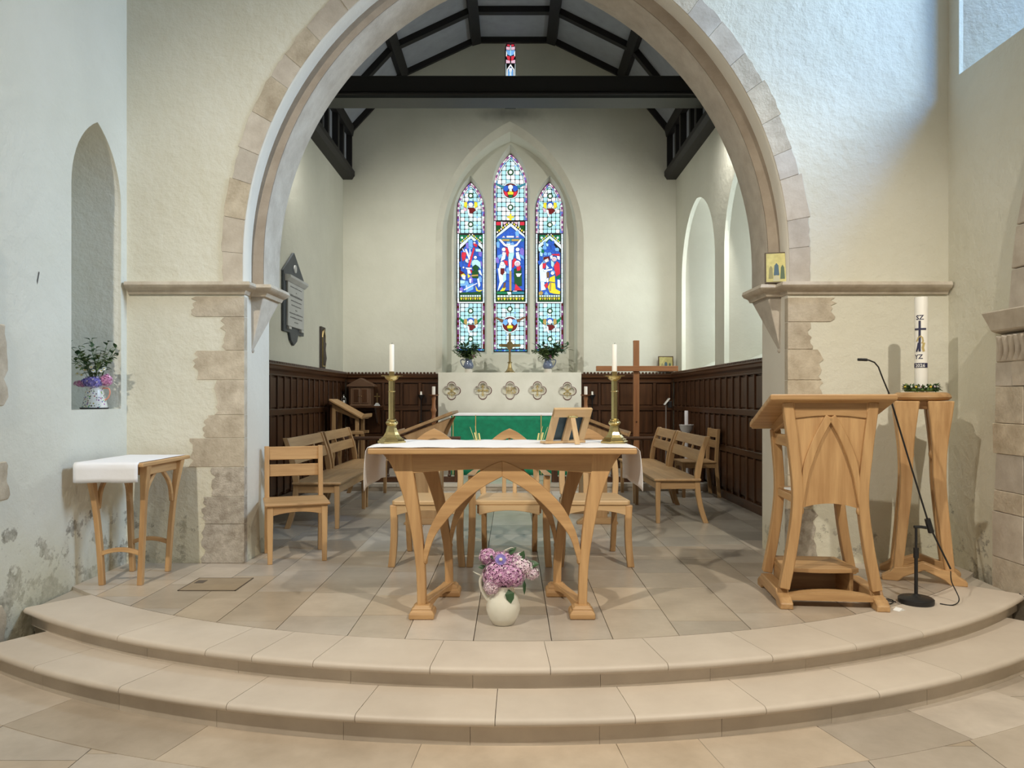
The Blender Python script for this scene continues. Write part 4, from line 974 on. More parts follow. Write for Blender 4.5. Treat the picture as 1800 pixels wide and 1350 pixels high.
# ---- prayer desks: pedestal end panels and sloping book boards
def prayer_desk(label, loc, s, W, L=.8):
    C = thing('prayer_desk', label, 'desk', loc, 0)
    b0, b1 = (-.285*s, .855), (.275*s, 1.07)      # low outer edge, high inner edge
    n = Vector((b1[0]-b0[0], b1[1]-b0[1])).normalized(); up = Vector((-n.y, n.x)) if -n.y*0+n.x*s > 0 else Vector((n.y, -n.x))
    if up.y < 0: up = -up
    poly = [b0, b1, (b1[0]+up.x*.03, b1[1]+up.y*.03), (b0[0]+up.x*.03, b0[1]+up.y*.03)]
    MB().prism(poly, 'xz', 0, L).build('book_board', W['y'], C, bevel=.004)
    lp = [(b0[0], b0[1]), (b0[0]-n.x*.02, b0[1]-n.y*.02), (b0[0]-n.x*.02+up.x*.055, b0[1]-n.y*.02+up.y*.055), (b0[0]+up.x*.055, b0[1]+up.y*.055)]
    MB().prism(lp, 'xz', 0, L).build('book_ledge', W['y'], C, bevel=.004)
    for y in (.05, L-.09):
        inner = curve2([(s*.12, .06), (s*.12, .5), (s*.15, .8), (s*.25, 1.035)], 6); outer = curve2([(-s*.21, .86), (-s*.13, .75), (-s*.10, .5), (-s*.10, .06)], 6)
        MB().prism(inner+outer, 'xz', y, y+.035).build('end_panel', W['z'], C, bevel=.004)
        ft = [(-.20, 0), (.20, 0), (.20, .02), (.14, .062), (-.14, .062), (-.20, .02)]
        MB().prism(ft, 'xz', y-.03, y+.065).build('foot', W['x'], C, bevel=.005)
    MB().box(min(-s*.09, s*.10), max(-s*.09, s*.10), .085, L-.09, .55, .57).build('shelf', W['y'], C, bevel=.003)
    MB().box(s*.10-.01, s*.10+.01, .085, L-.09, .20, .86).build('front_panel', W['z'], C, bevel=.003)
    return C
prayer_desk('oak prayer desk with sloping book board behind the left side of the communion table', (-.845, 7.12, 0), 1, OAKB)
prayer_desk('oak prayer desk with sloping book board behind the right side of the communion table', (.83, 7.15, 0), -1, OAKB)
# reading desk near the left panelling
C = thing('reading_desk', 'oak reading desk with sloping top and open frame beside the left panelling', 'desk', (-2.30, 10.55, .1))
sl = lambda x: 1.085-(x+.25)*.56
MB().prism([(-.25, sl(-.25)), (.21, sl(.21)), (.21, sl(.21)+.03), (-.25, sl(-.25)+.03)], 'xz', -.25, .25).build('book_board', OAKB['x'], C, bevel=.004)
MB().prism([(.20, sl(.2)+.0), (.255, sl(.2)+.022), (.26, sl(.2)+.07), (.235, sl(.2)+.072), (.215, sl(.2)+.04)], 'xz', -.25, .25).build('book_ledge', OAKB['y'], C, bevel=.004)
for y in (-.21, .17):
    for x, w in ((-.19, .05), (.13, .05)): MB().hexa([(x-w/2-.02*(x < 0), y, .0), (x+w/2-.02*(x < 0), y, .0), (x+w/2-.02*(x < 0), y+.04, .0), (x-w/2-.02*(x < 0), y+.04, .0), (x-w/2, y, sl(x)), (x+w/2, y, sl(x)), (x+w/2, y+.04, sl(x)), (x-w/2, y+.04, sl(x))]).build('leg', OAKB['z'], C, bevel=.003)
    MB().prism([(-.17, sl(-.17)), (.12, sl(.12)), (.12, sl(.12)-.05), (-.17, sl(-.17)-.09)], 'xz', y+.005, y+.03).build('end_rail', OAKB['x'], C)
    MB().box(-.2, .22, y-.005, y+.035, .62, .66).build('stretcher', OAKB['x'], C, bevel=.003)

# ---- lectern
LX = thing('lectern', 'oak lectern with gothic arch on its front panel standing right of the communion table', 'lectern', (1.89, 4.55, 0), radians(-6))
def lpath(s, foot, waist, top): return curve2([(s*foot, .10), (s*lerp(foot, waist, .62), .36), (s*waist, .64), (s*lerp(waist, top, .4), .92), (s*top, 1.20)], 6)
for s in (-1, 1):
    for (y, f, w, t) in ((-.20, .262, .185, .243), (.22, .262, .185, .225)):
        zt = 1.20 if y < 0 else 1.02
        pts = [p for p in lpath(s, f, w, t) if p[1] <= zt+.02]
        MB().ribbon(pts, [.058]*len(pts), 'xz', y-.027, y+.027).build('leg', OAK['z'], LX, bevel=.004)
    # foot rails
    MB().prism([(-.30, 0), (-.20, 0), (-.18, .022), (.17, .022), (.2, 0), (.30, 0), (.30, .035), (.26, .06), (.22, .072), (.20, .095), (-.18, .095), (-.20, .072), (-.26, .06), (-.30, .035)], 'yz', s*.268-.036, s*.268+.036).build('foot_rail', OAK['y'], LX, bevel=.005)
    MB().box(s*.205-.012, s*.205+.012, -.18, .2, .93, 1.0).build('side_rail', OAK['y'], LX, bevel=.003)
    MB().box(s*.19-.012, s*.19+.012, -.18, .2, .60, .645).build('side_rail', OAK['y'], LX, bevel=.003)
bot = [(.165-.33*i/12, .575+.03*(1-(i/6-1)**2)) for i in range(13)]
le = [(p[0]-.025 if p[0] > 0 else p[0], p[1]) for p in lpath(1, .262, .185, .243) if .60 < p[1] < 1.15]
pan = [(x, z) for x, z in le]+[(-x, z) for x, z in reversed(le)]+[(-p[0], p[1]) for p in bot]
pan = [(x, z) for x, z in le]+[(-x, z) for x, z in reversed(le)]+[(-.165+.33*i/12, .575+.03*(1-(i/6-1)**2)) for i in range(13)]
MB().prism(pan, 'xz', -.205, -.185).build('front_panel', OAK['z'], LX)
MB().prism([(-.225, 1.20), (.225, 1.20), (.21, 1.105), (.10, 1.118), (0, 1.122), (-.10, 1.118), (-.21, 1.105)], 'xz', -.215, -.19).build('apron', OAK['x'], LX, bevel=.003)
for s in (-1, 1):
    pts = curve2([(s*.162, .60), (s*.138, .80), (s*.088, .955), (s*.035, 1.065), (s*.006, 1.115)], 8)
    MB().ribbon(pts, [.012+.034*min(1, i/10) for i in range(len(pts))], 'xz', -.226, -.2).build('arch_moulding', OAK['z'], LX, bevel=.004)
    MB().ball((s*.166, -.205, .562), .02, 8, 6, (1, .8, 1.4)).build('arch_stop', OAK['z'], LX, smooth=60)
# sloping desk: high edge towards the congregation, falling to the reader
dk = [(-.275, 1.215), (-.275, 1.25), (.30, 1.065), (.30, 1.03)]
MB().prism(dk, 'yz', -.355, .355).build('desk_board', OAK['x'], LX, bevel=.008, seg=2)
MB().prism([(.29, 1.03), (.29, 1.09), (.315, 1.085), (.315, 1.02)], 'yz', -.34, .34).build('book_ledge', OAKL['x'], LX, bevel=.006, seg=2)
for s in (-1, 1): MB().prism([(-.22, 1.20), (.25, 1.045), (.25, .99), (-.22, 1.12)], 'yz', s*.215-.012, s*.215+.012).build('desk_bearer', OAK['y'], LX, bevel=.003)
MB().box(-.19, .19, -.17, .2, .645, .66).build('shelf', OAK['x'], LX, bevel=.003)
fr = [(-.25, .04), (.25, .04), (.25, .065)]+[(.25-.5*i/12, .065+.03*(1-(i/6-1)**2)) for i in range(1, 12)]+[(-.25, .065)]
MB().prism(fr, 'xz', -.24, -.17).build('front_stretcher', OAK['x'], LX, bevel=.006)
# step inside its feet
ST = thing('lectern_step', 'low oak step tucked between the feet of the lectern', 'step', (1.875, 4.60, 0), radians(-6))
tp = [(-.225, -.13)]+[(-.225+.45*i/10, -.13-.04*(1-(i/5-1)**2)) for i in range(1, 10)]+[(.225, -.13), (.19, .20), (-.19, .20)]
MB().prism(tp, 'xy', .175, .20).build('step_top', OAK['x'], ST, bevel=.006, seg=2)
for s in (-1, 1): MB().box(s*.19-.011, s*.19+.011, -.11, .17, 0, .175).build('step_side', OAK['y'], ST, bevel=.003)
MB().box(-.18, .18, .15, .17, 0, .175).build('step_back', OAK['x'], ST)
tag(MB().box(-.10, .10, -.11, .07, .0, .012).build('service_sheet', PAPER, None, (1.80, 4.54, .661), (0, 0, .2)), 'white service sheets lying on the shelf of the lectern', 'paper')

# ---- paschal candle stand
PS = thing('candle_stand', 'tall oak pedestal with flared legs carrying the paschal candle', 'stand', (2.80, 5.06, 0), radians(-24))
MB().lathe([(.0, 1.20), (.16, 1.208), (.178, 1.222), (.182, 1.232), (.172, 1.252), (.15, 1.264), (.0, 1.266)], (0, 0, 0), 40).build('top_disc', OAK['x'], PS, smooth=40)
MB().lathe([(.10, 1.15), (.125, 1.205)], (0, 0, 0), 8, pi/8).build('top_boss', OAK['x'], PS)
for sx in (-1, 1):
    for sy in (-1, 1):
        prof = curve2([(.08, .152, .056), (.35, .125, .066), (.64, .100, .074), (.84, .098, .082), (.98, .099, .104), (1.10, .100, .132), (1.205, .100, .155)], 5)
        pts = [(sx*o, sy*o, z) for z, o, w in prof]; wx = [w for z, o, w in prof]; wy = wx
        leg3(MB(), pts, wx, wy).build('leg', OAK['z'], PS, bevel=.006)
        MB().ball((sx*.064, sy*.064, .84), .016, 8, 6, (1, 1, 1.8)).build('leg_bead', OAK['z'], PS, smooth=60)
    pr = [(-.25, 0), (-.15, 0), (-.12, .03), (0, .085), (.12, .03), (.15, 0), (.25, 0), (.25, .028), (.20, .058), (.175, .09), (.10, .098), (0, .135), (-.10, .098), (-.175, .09), (-.20, .058), (-.25, .028)]
    MB().prism(pr, 'xz', sx*.152-.036, sx*.152+.036).build('foot_rail', OAK['x'], PS, bevel=.005)

# ---- altar, reredos, rails, cross
A = thing('altar', 'high altar with green frontal in front of the white reredos', 'altar', (-.03, 11.1, .1))
MB().box(-.83, .83, -.27, .28, 0, .87).build('altar_body', DRK['z'], A)
fm = cloth_sheet(lambda u, v: (-.86+1.72*u, -.30-.004*sin(u*38)*v, .885-.88*v), 60, 10, .004, 'frontal', GREEN, A)
for x in (-.50, .455, -.83, .84): MB().box(x-.006, x+.006, -.312, -.306, .01, .88).build('orphrey', GOLD, A)
MB().box(-.88, .88, -.31, .30, .885, .90).build('altar_linen', LINEN, A, bevel=.004)
MB().box(-.87, .87, -.311, -.307, .87, .888).build('linen_edge', LINEN, A)

RD = thing('reredos', 'white stone reredos with five carved quatrefoils behind the altar', 'reredos', (-.03, 11.66, .1))
def quatre(cx, cz, r, n=12):
    pts = []
    for k in range(4):
        a0 = k*pi/2
        for i in range(n+1):
            t = a0-pi*.58+pi*1.16*i/n; pts.append((cx+r*.52*cos(a0)+r*.48*cos(t), cz+r*.52*sin(a0)+r*.48*sin(t)))
    return pts
qc = [(-.92, 1.24), (-.43, 1.245), (0, 1.245), (.43, 1.245), (.90, 1.235)]
z1 = 1.53
hl = [quatre(x, z, .118) for x, z in qc]
MB().prism([[(-1.13, 0), (1.12, 0), (1.12, z1), (-1.13, z1)]]+hl, 'xz', -.03, 0).build('reredos_front', RERE, RD)
MB().box(-1.13, 1.12, 0.001, .238, 0, z1-.001).build('reredos_body', RERE, RD)
for i, ((x, z), h) in enumerate(zip(qc, hl)):
    MB().prism([quatre(x, z, .145), quatre(x, z, .133)], 'xz', -.034, -.028).build('quatrefoil_line', REDLN, RD)
    MB().prism([quatre(x, z, .130), quatre(x, z, .116)], 'xz', -.037, -.028).build('quatrefoil_rim', CARV, RD, bevel=.003)
    e = MB()
    if i in (1, 3):
        for a in range(4):
            d = (cos(a*pi/2), sin(a*pi/2)); e.ribbon([(x, z), (x+d[0]*.07, z+d[1]*.07)], .014, 'xz', -.016, -.0005)
            q = (-d[1], d[0]); tip = [(x+d[0]*.05+q[0]*.028, z+d[1]*.05+q[1]*.028), (x+d[0]*.092, z+d[1]*.092), (x+d[0]*.05-q[0]*.028, z+d[1]*.05-q[1]*.028), (x+d[0]*.064, z+d[1]*.064)]
            e.prism(tip, 'xz', -.016, -.0005)
    elif i == 2:                                  # the letters I H S interlaced
        for dx in (-.052, -.018, .018): e.ribbon([(x+dx, z-.055), (x+dx, z+.06)], .011, 'xz', -.016, -.0005)
        e.ribbon([(x-.055, z), (x+.03, z)], .011, 'xz', -.016, -.0005)
        e.ribbon(curve2([(x+.082, z+.03), (x+.06, z+.045), (x+.04, z+.028), (x+.062, z), (x+.082, z-.022), (x+.06, z-.042), (x+.036, z-.028)], 5), .011, 'xz', -.016, -.0005)
    else:
        e.ribbon([(x, z-.095), (x, z+.08)], .007, 'xz', -.012, -.0005)
        for s in (-1, 1):
            e.ribbon([(x-s*.055, z-.04), (x+s*.05, z+.045)], .011, 'xz', -.016, -.0005)
            e.prism([(x+s*.05+.016*cos(k), z-.042+.016*sin(k)) for k in [j*pi/4 for j in range(8)]], 'xz', -.016, -.0005)
        e.ribbon(curve2([(x-.06, z-.05), (x, z-.062), (x+.06, z-.05)], 4), .007, 'xz', -.012, -.0005)
    e.build('emblem', GOLD, RD)

def baluster_rail(label, x0, x1, gatepost):
    C = thing('altar_rail', label, 'rail', ((x0+x1)/2, 9.92, .1)); h = (x1-x0)/2
    MB().prism([(-.05, .565), (.05, .565), (.06, .585), (.05, .61), (-.05, .61), (-.06, .585)], 'yz', -h, h).build('hand_rail', DRK['x'], C, bevel=.004)
    MB().box(-h, h, -.03, .03, 0, .075).build('bottom_rail', DRK['x'], C, bevel=.004)
    for x in (-h+.04, h-.04): MB().box(x-.04, x+.04, -.04, .04, 0, .566).build('post', DRK['z'], C, bevel=.005)
    n = int((2*h-.16)/.13); src = None
    pr = [(.018, .075), (.026, .09), (.014, .115), (.018, .16), (.030, .22), (.026, .28), (.014, .36), (.020, .40), (.012, .43), (.018, .52), (.024, .565)]
    for i in range(n):
        x = -h+.08+(i+.5)*(2*h-.16)/n
        if src is None: src = MB().lathe(pr, (0, 0, 0), 10).build('baluster', DRK['z'], C, (x, 0, 0), smooth=40)
        else: share(src, 'baluster', C, (x, 0, 0))
baluster_rail('dark oak altar rail with turned balusters on the left of the sanctuary', CL+.08, -.69, -.73)
baluster_rail('dark oak altar rail with turned balusters on the right of the sanctuary', .53, CR-.08, .57)

X = thing('wooden_cross', 'tall plain brown wooden cross standing by the right-hand panelling', 'cross', (1.81, 10.78, .1))
MB().box(-.042, .042, -.03, .03, 0, 1.965).build('upright', CROSSW['z'], X, bevel=.004)
MB().box(-.59, .60, -.062, -.030, 1.515, 1.592).build('crossbeam', CROSSW['x'], X, bevel=.004)
for z in (.78, .35):
    m = MB().lathe([(.013, 0), (.013, .004)], (0, 0, 0), 12).build('peg', DRK['z'], X, (0, -.0305, z), (pi/2, 0, 0))
for a in range(4): MB().box(-.03, .03, -.22, -.03, 0, .06).build('base_arm', CROSSW['y'], X, None, (0, 0, a*pi/2), bevel=.004)
# ================================================================== things on and around the furniture
def candlestick(label, loc):
    C = thing('candlestick', label, 'candlestick', loc, .12)
    MB().lathe([(.084, 0), (.084, .012), (.076, .014), (.074, .024), (.064, .027), (.062, .034)], (0, 0, 0), 6).build('foot', BRASS, C, bevel=.0015)
    MB().lathe([(.056, .034), (.044, .05), (.036, .066), (.029, .09), (.026, .105)], (0, 0, 0), 6).build('flared_base', BRASS, C)
    MB().lathe([(.024, .103), (.034, .112), (.038, .12), (.034, .128), (.026, .134), (.028, .139), (.022, .144)], (0, 0, 0), 12).build('knop', BRASS, C, smooth=50)
    MB().lathe([(.019, .14), (.0185, .375)], (0, 0, 0), 6).build('stem', BRASS, C)
    MB().lathe([(.020, .306), (.0225, .309), (.020, .313)], (0, 0, 0), 16).build('stem_ring', BRASS, C, smooth=50)
    MB().lathe([(.018, .372), (.024, .376), (.038, .386), (.042, .398), (.064, .401), (.064, .4035), (.02, .4035)], (0, 0, 0), 24).build('drip_pan', BRASS, C, smooth=40)
    MB().lathe([(.0165, .402), (.0165, .428), (.0145, .429)], (0, 0, 0), 16).build('socket', BRZ, C, smooth=40)
    cd = MB().lathe([(.0148, .425), (.0145, .588), (.012, .592), (.002, .590)], (0, 0, 0), 20).build('candle', WAX, C, smooth=50)
    MB().tube([(0, 0, .588), (.001, 0, .596), (.003, 0, .602)], .0012, 5).build('wick', BLKP, cd)
candlestick('brass candlestick with white candle on the left end of the communion table', (-.722, 4.44, TZ+.0055))
candlestick('brass candlestick with white candle on the right end of the communion table', (.615, 4.44, TZ+.0055))

# ---- book rest seen from behind
B = thing('book_rest', 'pale wooden book rest seen from behind on the communion table', 'book rest', (.315, 4.42, TZ+.006), radians(27))
def tilt(m, ang=radians(27)):                     # lean the frame towards local -y
    m.v = [(x, y*cos(ang)-z*sin(ang), y*sin(ang)+z*cos(ang)+.012) for x, y, z in m.v]; return m
for s in (-1, 1): tilt(MB().box(s*.108-.022, s*.108+.022, -.009, .009, 0, .215)).build('frame_side', OAKL['z'], B, bevel=.002)
tilt(MB().box(-.022, .022, -.009, .009, 0, .17)).build('frame_middle', OAKL['z'], B, bevel=.002)
tilt(MB().box(-.130, .130, -.010, .010, .165, .222)).build('frame_top', OAKL['x'], B, bevel=.003)
MB().box(-.14, .14, -.014, .055, 0, .014).build('book_ledge', OAKL['x'], B, bevel=.003)
MB().hexa([(-.016, -.150, 0), (.016, -.150, 0), (.016, -.136, 0), (-.016, -.136, 0), (-.016, -.092, .165), (.016, -.092, .165), (.016, -.078, .17), (-.016, -.078, .17)]).build('prop_leg', OAKL['z'], B, bevel=.002)
tilt(MB().tube([(-.03, -.016, .172), (.03, -.016, .172)], .007, 10)).build('hinge', BRASS, B, smooth=50)
bk = MB().box(-.105, .105, .011, .022, .002, .21); bk.v = tilt(bk).v
K2 = thing('service_book', 'dark blue service book propped on the pale wooden book rest', 'book', (.315, 4.42, TZ+.006), radians(27))
bk.build('cover', BOOK, K2)
pg = tilt(MB().box(-.10, .10, .0225, .038, .006, .205)); pg.build('pages', PAPER, K2)

# ---- dried stalks at the back edge of the table
for s, x, lb in ((-1, -.205, 'left of'), (1, .205, 'right of')):
    D = thing('dried_stalks', 'few dried yellow stalks at the table back edge '+lb+' the central chair top', 'stalks', (x-.02, 4.70, TZ+.0062))
    for k, (dx, h, lean) in enumerate(((0, .05, -.012), (.022, .046, -.008), (-.012, .085, -.03), (.01, .09, -.02))):
        tx = s*-1*0+(-s)*0
        a = (s*-dx, 0, 0); b = (s*-dx+s*-lean, 0, h)
        MB().tube([a, ((a[0]+b[0])/2, 0, h*.5), b], [.005, .0055, .005] if k < 2 else [.0012]*3, 6).build('stalk', simple('stalk_%d%d' % (k, s), (.62, .55, .22), .7), D, smooth=60)

# ---- flowers
def florets(mb, c, r, n, s, squash=(1, 1, 1)):
    for i in range(n):
        z = 1-2*(i+.5)/n; th = i*2.399963; q = sqrt(max(0, 1-z*z)); nrm = Vector((q*cos(th), q*sin(th), z))
        rr = r*R.uniform(.82, 1.06); p = Vector(c)+Vector((nrm.x*squash[0], nrm.y*squash[1], nrm.z*squash[2]))*rr
        t = nrm.orthogonal().normalized(); u = nrm.cross(t); a0 = R.uniform(0, pi)
        for k in range(4):
            a = a0+k*pi/2; d = t*cos(a)+u*sin(a); e = nrm.cross(d)
            mb.add([p, p+d*s*.6+e*s*.38+nrm*s*.15, p+d*s*1.05+nrm*s*.1, p+d*s*.6-e*s*.38+nrm*s*.15], [(0, 1, 2, 3)])
def spray(root, base, n, spread, h, mat, ll, lw, rnd, name='leaves', lo=.4, dirs=None):
    st = MB(); lf = MB()
    for i in range(n):
        a = rnd.uniform(0, 2*pi); rr = rnd.uniform(.2, 1)*spread; hh = h*rnd.uniform(.55, 1)
        tip = Vector(base)+Vector((rr*cos(a), rr*sin(a)*.6, hh)); mid = Vector(base)*.5+tip*.5+Vector((0, 0, h*.12))
        pts = [Vector(base), mid, tip]; st.tube(pts, .0016, 4)
        for k in range(7):
            t = lo+(1-lo)*k/6; p = Vector(base)*(1-t)**2+mid*2*t*(1-t)+tip*t*t
            d = Vector((rnd.uniform(-1, 1), rnd.uniform(-1, 1), rnd.uniform(-.3, .8))); lf.leaf(p, d, ll*rnd.uniform(.6, 1.1), lw*rnd.uniform(.7, 1.1))
    st.build('stems', STEM, root); lf.build(name, mat, root, recalc=False)
def daisy(root, p, r, nrm):
    m = MB(); nrm = Vector(nrm).normalized(); t = nrm.orthogonal().normalized(); u = nrm.cross(t)
    for k in range(9):
        a = 2*pi*k/9; d = t*cos(a)+u*sin(a); e = nrm.cross(d); p_ = Vector(p)
        m.add([p_, p_+d*r*.6+e*r*.25, p_+d*r, p_+d*r*.6-e*r*.25], [(0, 1, 2, 3)])
    f = m.build('daisy', WHF, root, recalc=False); MB().ball(Vector(p)+nrm*r*.1, r*.25, 8, 5).build('daisy_centre', YELF, f, smooth=60)
def handle(root, pts, r, mat): MB().tube(curve2(pts, 6), r, 8).build('handle', mat, root, smooth=60)

# floor jug of lilac before the table
FJ = thing('flower_jug', 'round cream jug of pink lilac on the floor before the communion table', 'jug', (-.048, 4.02, 0))
MB().lathe([(.05, 0), (.062, .004), (.082, .04), (.093, .08), (.092, .11), (.080, .145), (.064, .17), (.058, .19), (.062, .21), (.056, .21), (.054, .19), (.06, .17), (.02, .16)], (0, 0, 0), 36).build('jug_body', CREAMJ, FJ, smooth=60)
handle(FJ, [(-.072, 0, .115), (-.10, 0, .15), (-.122, 0, .20), (-.122, 0, .245), (-.10, 0, .262), (-.062, 0, .215)], .0085, CREAMJ)
rr = random.Random(5)
for k, (x, y, z, r, n, sq, mt) in enumerate(((-.03, -.035, .265, .066, 170, (1.05, .8, 1.0), LILAC), (.035, -.045, .262, .062, 170, (1.1, .8, .85), LILAC), (-.075, .0, .355, .042, 100, (1.0, .8, .9), LILAC), (.09, -.005, .30, .05, 120, (1.2, .8, .8), LILACP),
                                           (.02, .03, .31, .07, 120, (1.2, .8, .8), LILAC), (-.055, -.05, .205, .04, 80, (.9, .7, 1), LILACP), (.14, .0, .265, .034, 70, (1, .8, .9), LILACP), (.075, .02, .35, .03, 50, (1.2, .8, .6), LILACP), (-.005, .02, .345, .05, 80, (1.2, .8, .6), LILAC))):
    m = MB(); florets(m, (x*1.1, y, z+.008), r*1.12, int(n*.9), .0125, sq); florets(m, (x*1.1, y, z+.008), r*.85, n//2, .0125, sq); m.build('lilac_head', mt, FJ, recalc=False)
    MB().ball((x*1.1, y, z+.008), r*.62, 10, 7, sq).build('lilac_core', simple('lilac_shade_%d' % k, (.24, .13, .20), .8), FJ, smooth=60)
    m = MB(); florets(m, (x*1.1, y, z+.01), r*1.2, n//3, .0095, sq); m.build('pale_florets', LILACP if mt is LILAC else WHF, FJ, recalc=False)
m = MB()
for k in range(26):
    a = 2*pi*k/26; m.leaf((-.012, -.06, .362), (cos(a), -.15, sin(a)), .034, .009, (0, -1, 0), .05)
s0 = m.build('aster', VIOL, FJ, recalc=False); MB().ball((-.012, -.066, .362), .010, 8, 5).build('aster_centre', simple('cream_centre', (.85, .78, .6), .7), s0, smooth=60)
m = MB()
for (p, d, l, w) in (((.09, .0, .33), (.3, -.2, 1), .07, .045), ((.12, 0, .31), (1, -.3, .35), .08, .05), ((.03, -.055, .20), (.2, -.5, -1), .075, .05), ((-.05, -.03, .35), (-.2, -.5, .4), .05, .035), ((.115, -.01, .24), (.0, -.3, -1), .08, .018), ((.03, .0, .37), (.5, 0, .6), .06, .03), ((-.09, 0, .30), (-.6, -.3, .2), .05, .03)):
    m.leaf(p, d, l, w, (0, -.6, .6), .15)
m.build('leaves', LEAFD, FJ, recalc=False)
CAT = simple('catkin', (.62, .60, .50), .8)
MB().tube([(-.10, 0, .25), (-.14, -.01, .272), (-.165, -.01, .285)], [.003, .004, .001], 5).build('catkin', CAT, FJ)
MB().tube([(.0, 0, .36), (.01, -.01, .40), (.045, -.01, .415), (.06, -.01, .412)], [.002, .004, .003, .001], 5).build('catkin', CAT, FJ)

# niche: black tray and speckled jug
NT = tag(MB().lathe([(.0, 0), (.088, 0), (.094, .010), (.088, .010), (.084, .004), (0, .004)], (0, 0, 0), 28).build('flower_tray', BLKP, None, (-2.968, 5.255, 1.1475), smooth=40), 'flat black tray under the speckled jug in the niche', 'tray')
sp_m, nt, bb = nm('speckled_enamel'); bb.inputs['Roughness'].default_value = .25
tc = node(nt, 'ShaderNodeTexCoord').outputs['Object']; vo = node(nt, 'ShaderNodeTexVoronoi', i_Scale=62); nt.links.new(tc, vo.inputs['Vector'])
msk = ramp(nt, vo.outputs['Distance'], [(.30, (1, 1, 1)), (.36, (0, 0, 0))]); hs_ = node(nt, 'ShaderNodeHueSaturation'); hs_.inputs['Value'].default_value = .45; nt.links.new(vo.outputs['Color'], hs_.inputs['Color'])
nt.links.new(mixc(nt, msk, (.80, .80, .76), hs_.outputs[0]), bb.inputs['Base Color'])
NJ = thing('flower_jug', 'speckled white jug with coral handle and mixed flowers in the wall niche', 'jug', (-2.962, 5.25, 1.1525))
MB().lathe([(.082, 0), (.083, .006), (.058, .125), (.055, .14), (.060, .155), (.056, .155), (.05, .14), (.03, .10)], (0, 0, 0), 32).build('jug_body', sp_m, NJ, smooth=50)
handle(NJ, [(.068, 0, .055), (.095, 0, .075), (.108, 0, .11), (.098, 0, .14), (.058, 0, .142)], .005, PEACH)
for (x, y, z, r, n, sq, mt) in ((.005, -.04, .185, .052, 150, (1.2, .8, .72), VIOL), (.085, -.01, .20, .036, 90, (1.1, .9, 1.1), PINKF), (-.075, -.02, .175, .034, 70, (1.5, .8, .6), PINKF), (-.04, -.02, .19, .03, 60, (1.3, .8, .6), VIOL)):
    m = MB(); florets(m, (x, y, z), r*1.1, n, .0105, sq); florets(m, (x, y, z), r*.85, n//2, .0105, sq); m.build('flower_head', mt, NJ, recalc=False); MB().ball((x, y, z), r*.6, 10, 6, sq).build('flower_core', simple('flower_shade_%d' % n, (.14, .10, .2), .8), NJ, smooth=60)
    m = MB(); florets(m, (x, y, z), r*1.18, n//4, .008, sq); m.build('pale_florets', LILACP, NJ, recalc=False)
rr = random.Random(11); spray(NJ, (0, -.01, .15), 14, .20, .30, LEAFM, .055, .03, rr); spray(NJ, (.04, -.03, .15), 11, .21, .34, LEAFD, .05, .034, rr)
for (x, y, z) in ((-.03, -.07, .27), (.02, -.08, .29), (.03, -.07, .265), (-.06, -.06, .235), (.08, -.06, .265), (-.085, -.03, .30), (-.10, -.04, .245), (.095, -.05, .28)): daisy(NJ, (x, y, z), .017, (.3, -1, .5))

# flower jugs and brass cross on the reredos
def altar_jug(label, x, side, seed):
    C = thing('flower_jug', label, 'jug', (x, 11.76, 1.63), 0, 'blue jugs either side of the altar cross')
    MB().lathe([(.058, 0), (.06, .02), (.058, .06)], (0, 0, 0), 24).build('pale_base', simple('stoneware_%d' % seed, (.62, .58, .50), .5), C, smooth=50)
    MB().lathe([(.058, .058), (.078, .085), (.082, .11), (.07, .15), (.055, .18), (.052, .20), (.06, .225), (.05, .22), (.03, .19)], (0, 0, 0), 28).build('jug_body', BLUEJ, C, smooth=60)
    handle(C, [(side*.07, 0, .085), (side*.10, 0, .115), (side*.125, 0, .17), (side*.115, 0, .205), (side*.055, 0, .20)], .008, BLUEJ)
    g = random.Random(seed); spray(C, (0, -.03, .20), 26, .36, .27, LEAFD, .13, .045, g, lo=.3); spray(C, (0, -.05, .19), 16, .22, .16, LEAFM, .10, .045, g, lo=.3)
    m = MB(); florets(m, (.07*(1 if side < 0 else .6), -.06, .26), .03, 50, .011); m.build('pink_flower', PINKF, C, recalc=False)
    return C
altar_jug('blue jug of greenery on the reredos left of the brass cross', -.69, -1, 3)
altar_jug('blue jug of greenery on the reredos right of the brass cross', .57, 1, 4)
X = thing('altar_cross', 'slender brass cross standing on the reredos below the middle window', 'cross', (-.035, 11.74, 1.63))
MB().lathe([(.085, 0), (.085, .012), (.06, .03), (.035, .075), (.026, .13), (.024, .15), (.04, .156), (.04, .165), (.02, .175)], (0, 0, 0), 8).build('base', BRZ, X)
MB().box(-.017, .017, -.009, .009, .17, .60).build('shaft', BRZ, X, bevel=.003)
cr = MB(); cr.prism([(-.165, .43), (-.15, .455), (-.05, .455), (-.03, .49), (.03, .49), (.05, .455), (.15, .455), (.165, .43), (.15, .41), (.05, .405), (.03, .37), (-.03, .37), (-.05, .405), (-.15, .41)], 'xz', -.011, .011); cr.build('cross_arms', BRZ, X, bevel=.003)
for x in (-.155, .155): MB().ball((x, 0, .432), .020, 8, 6).build('arm_finial', BRZ, X, smooth=60)
MB().ball((0, 0, .607), .022, 8, 6).build('arm_finial', BRZ, X, smooth=60)

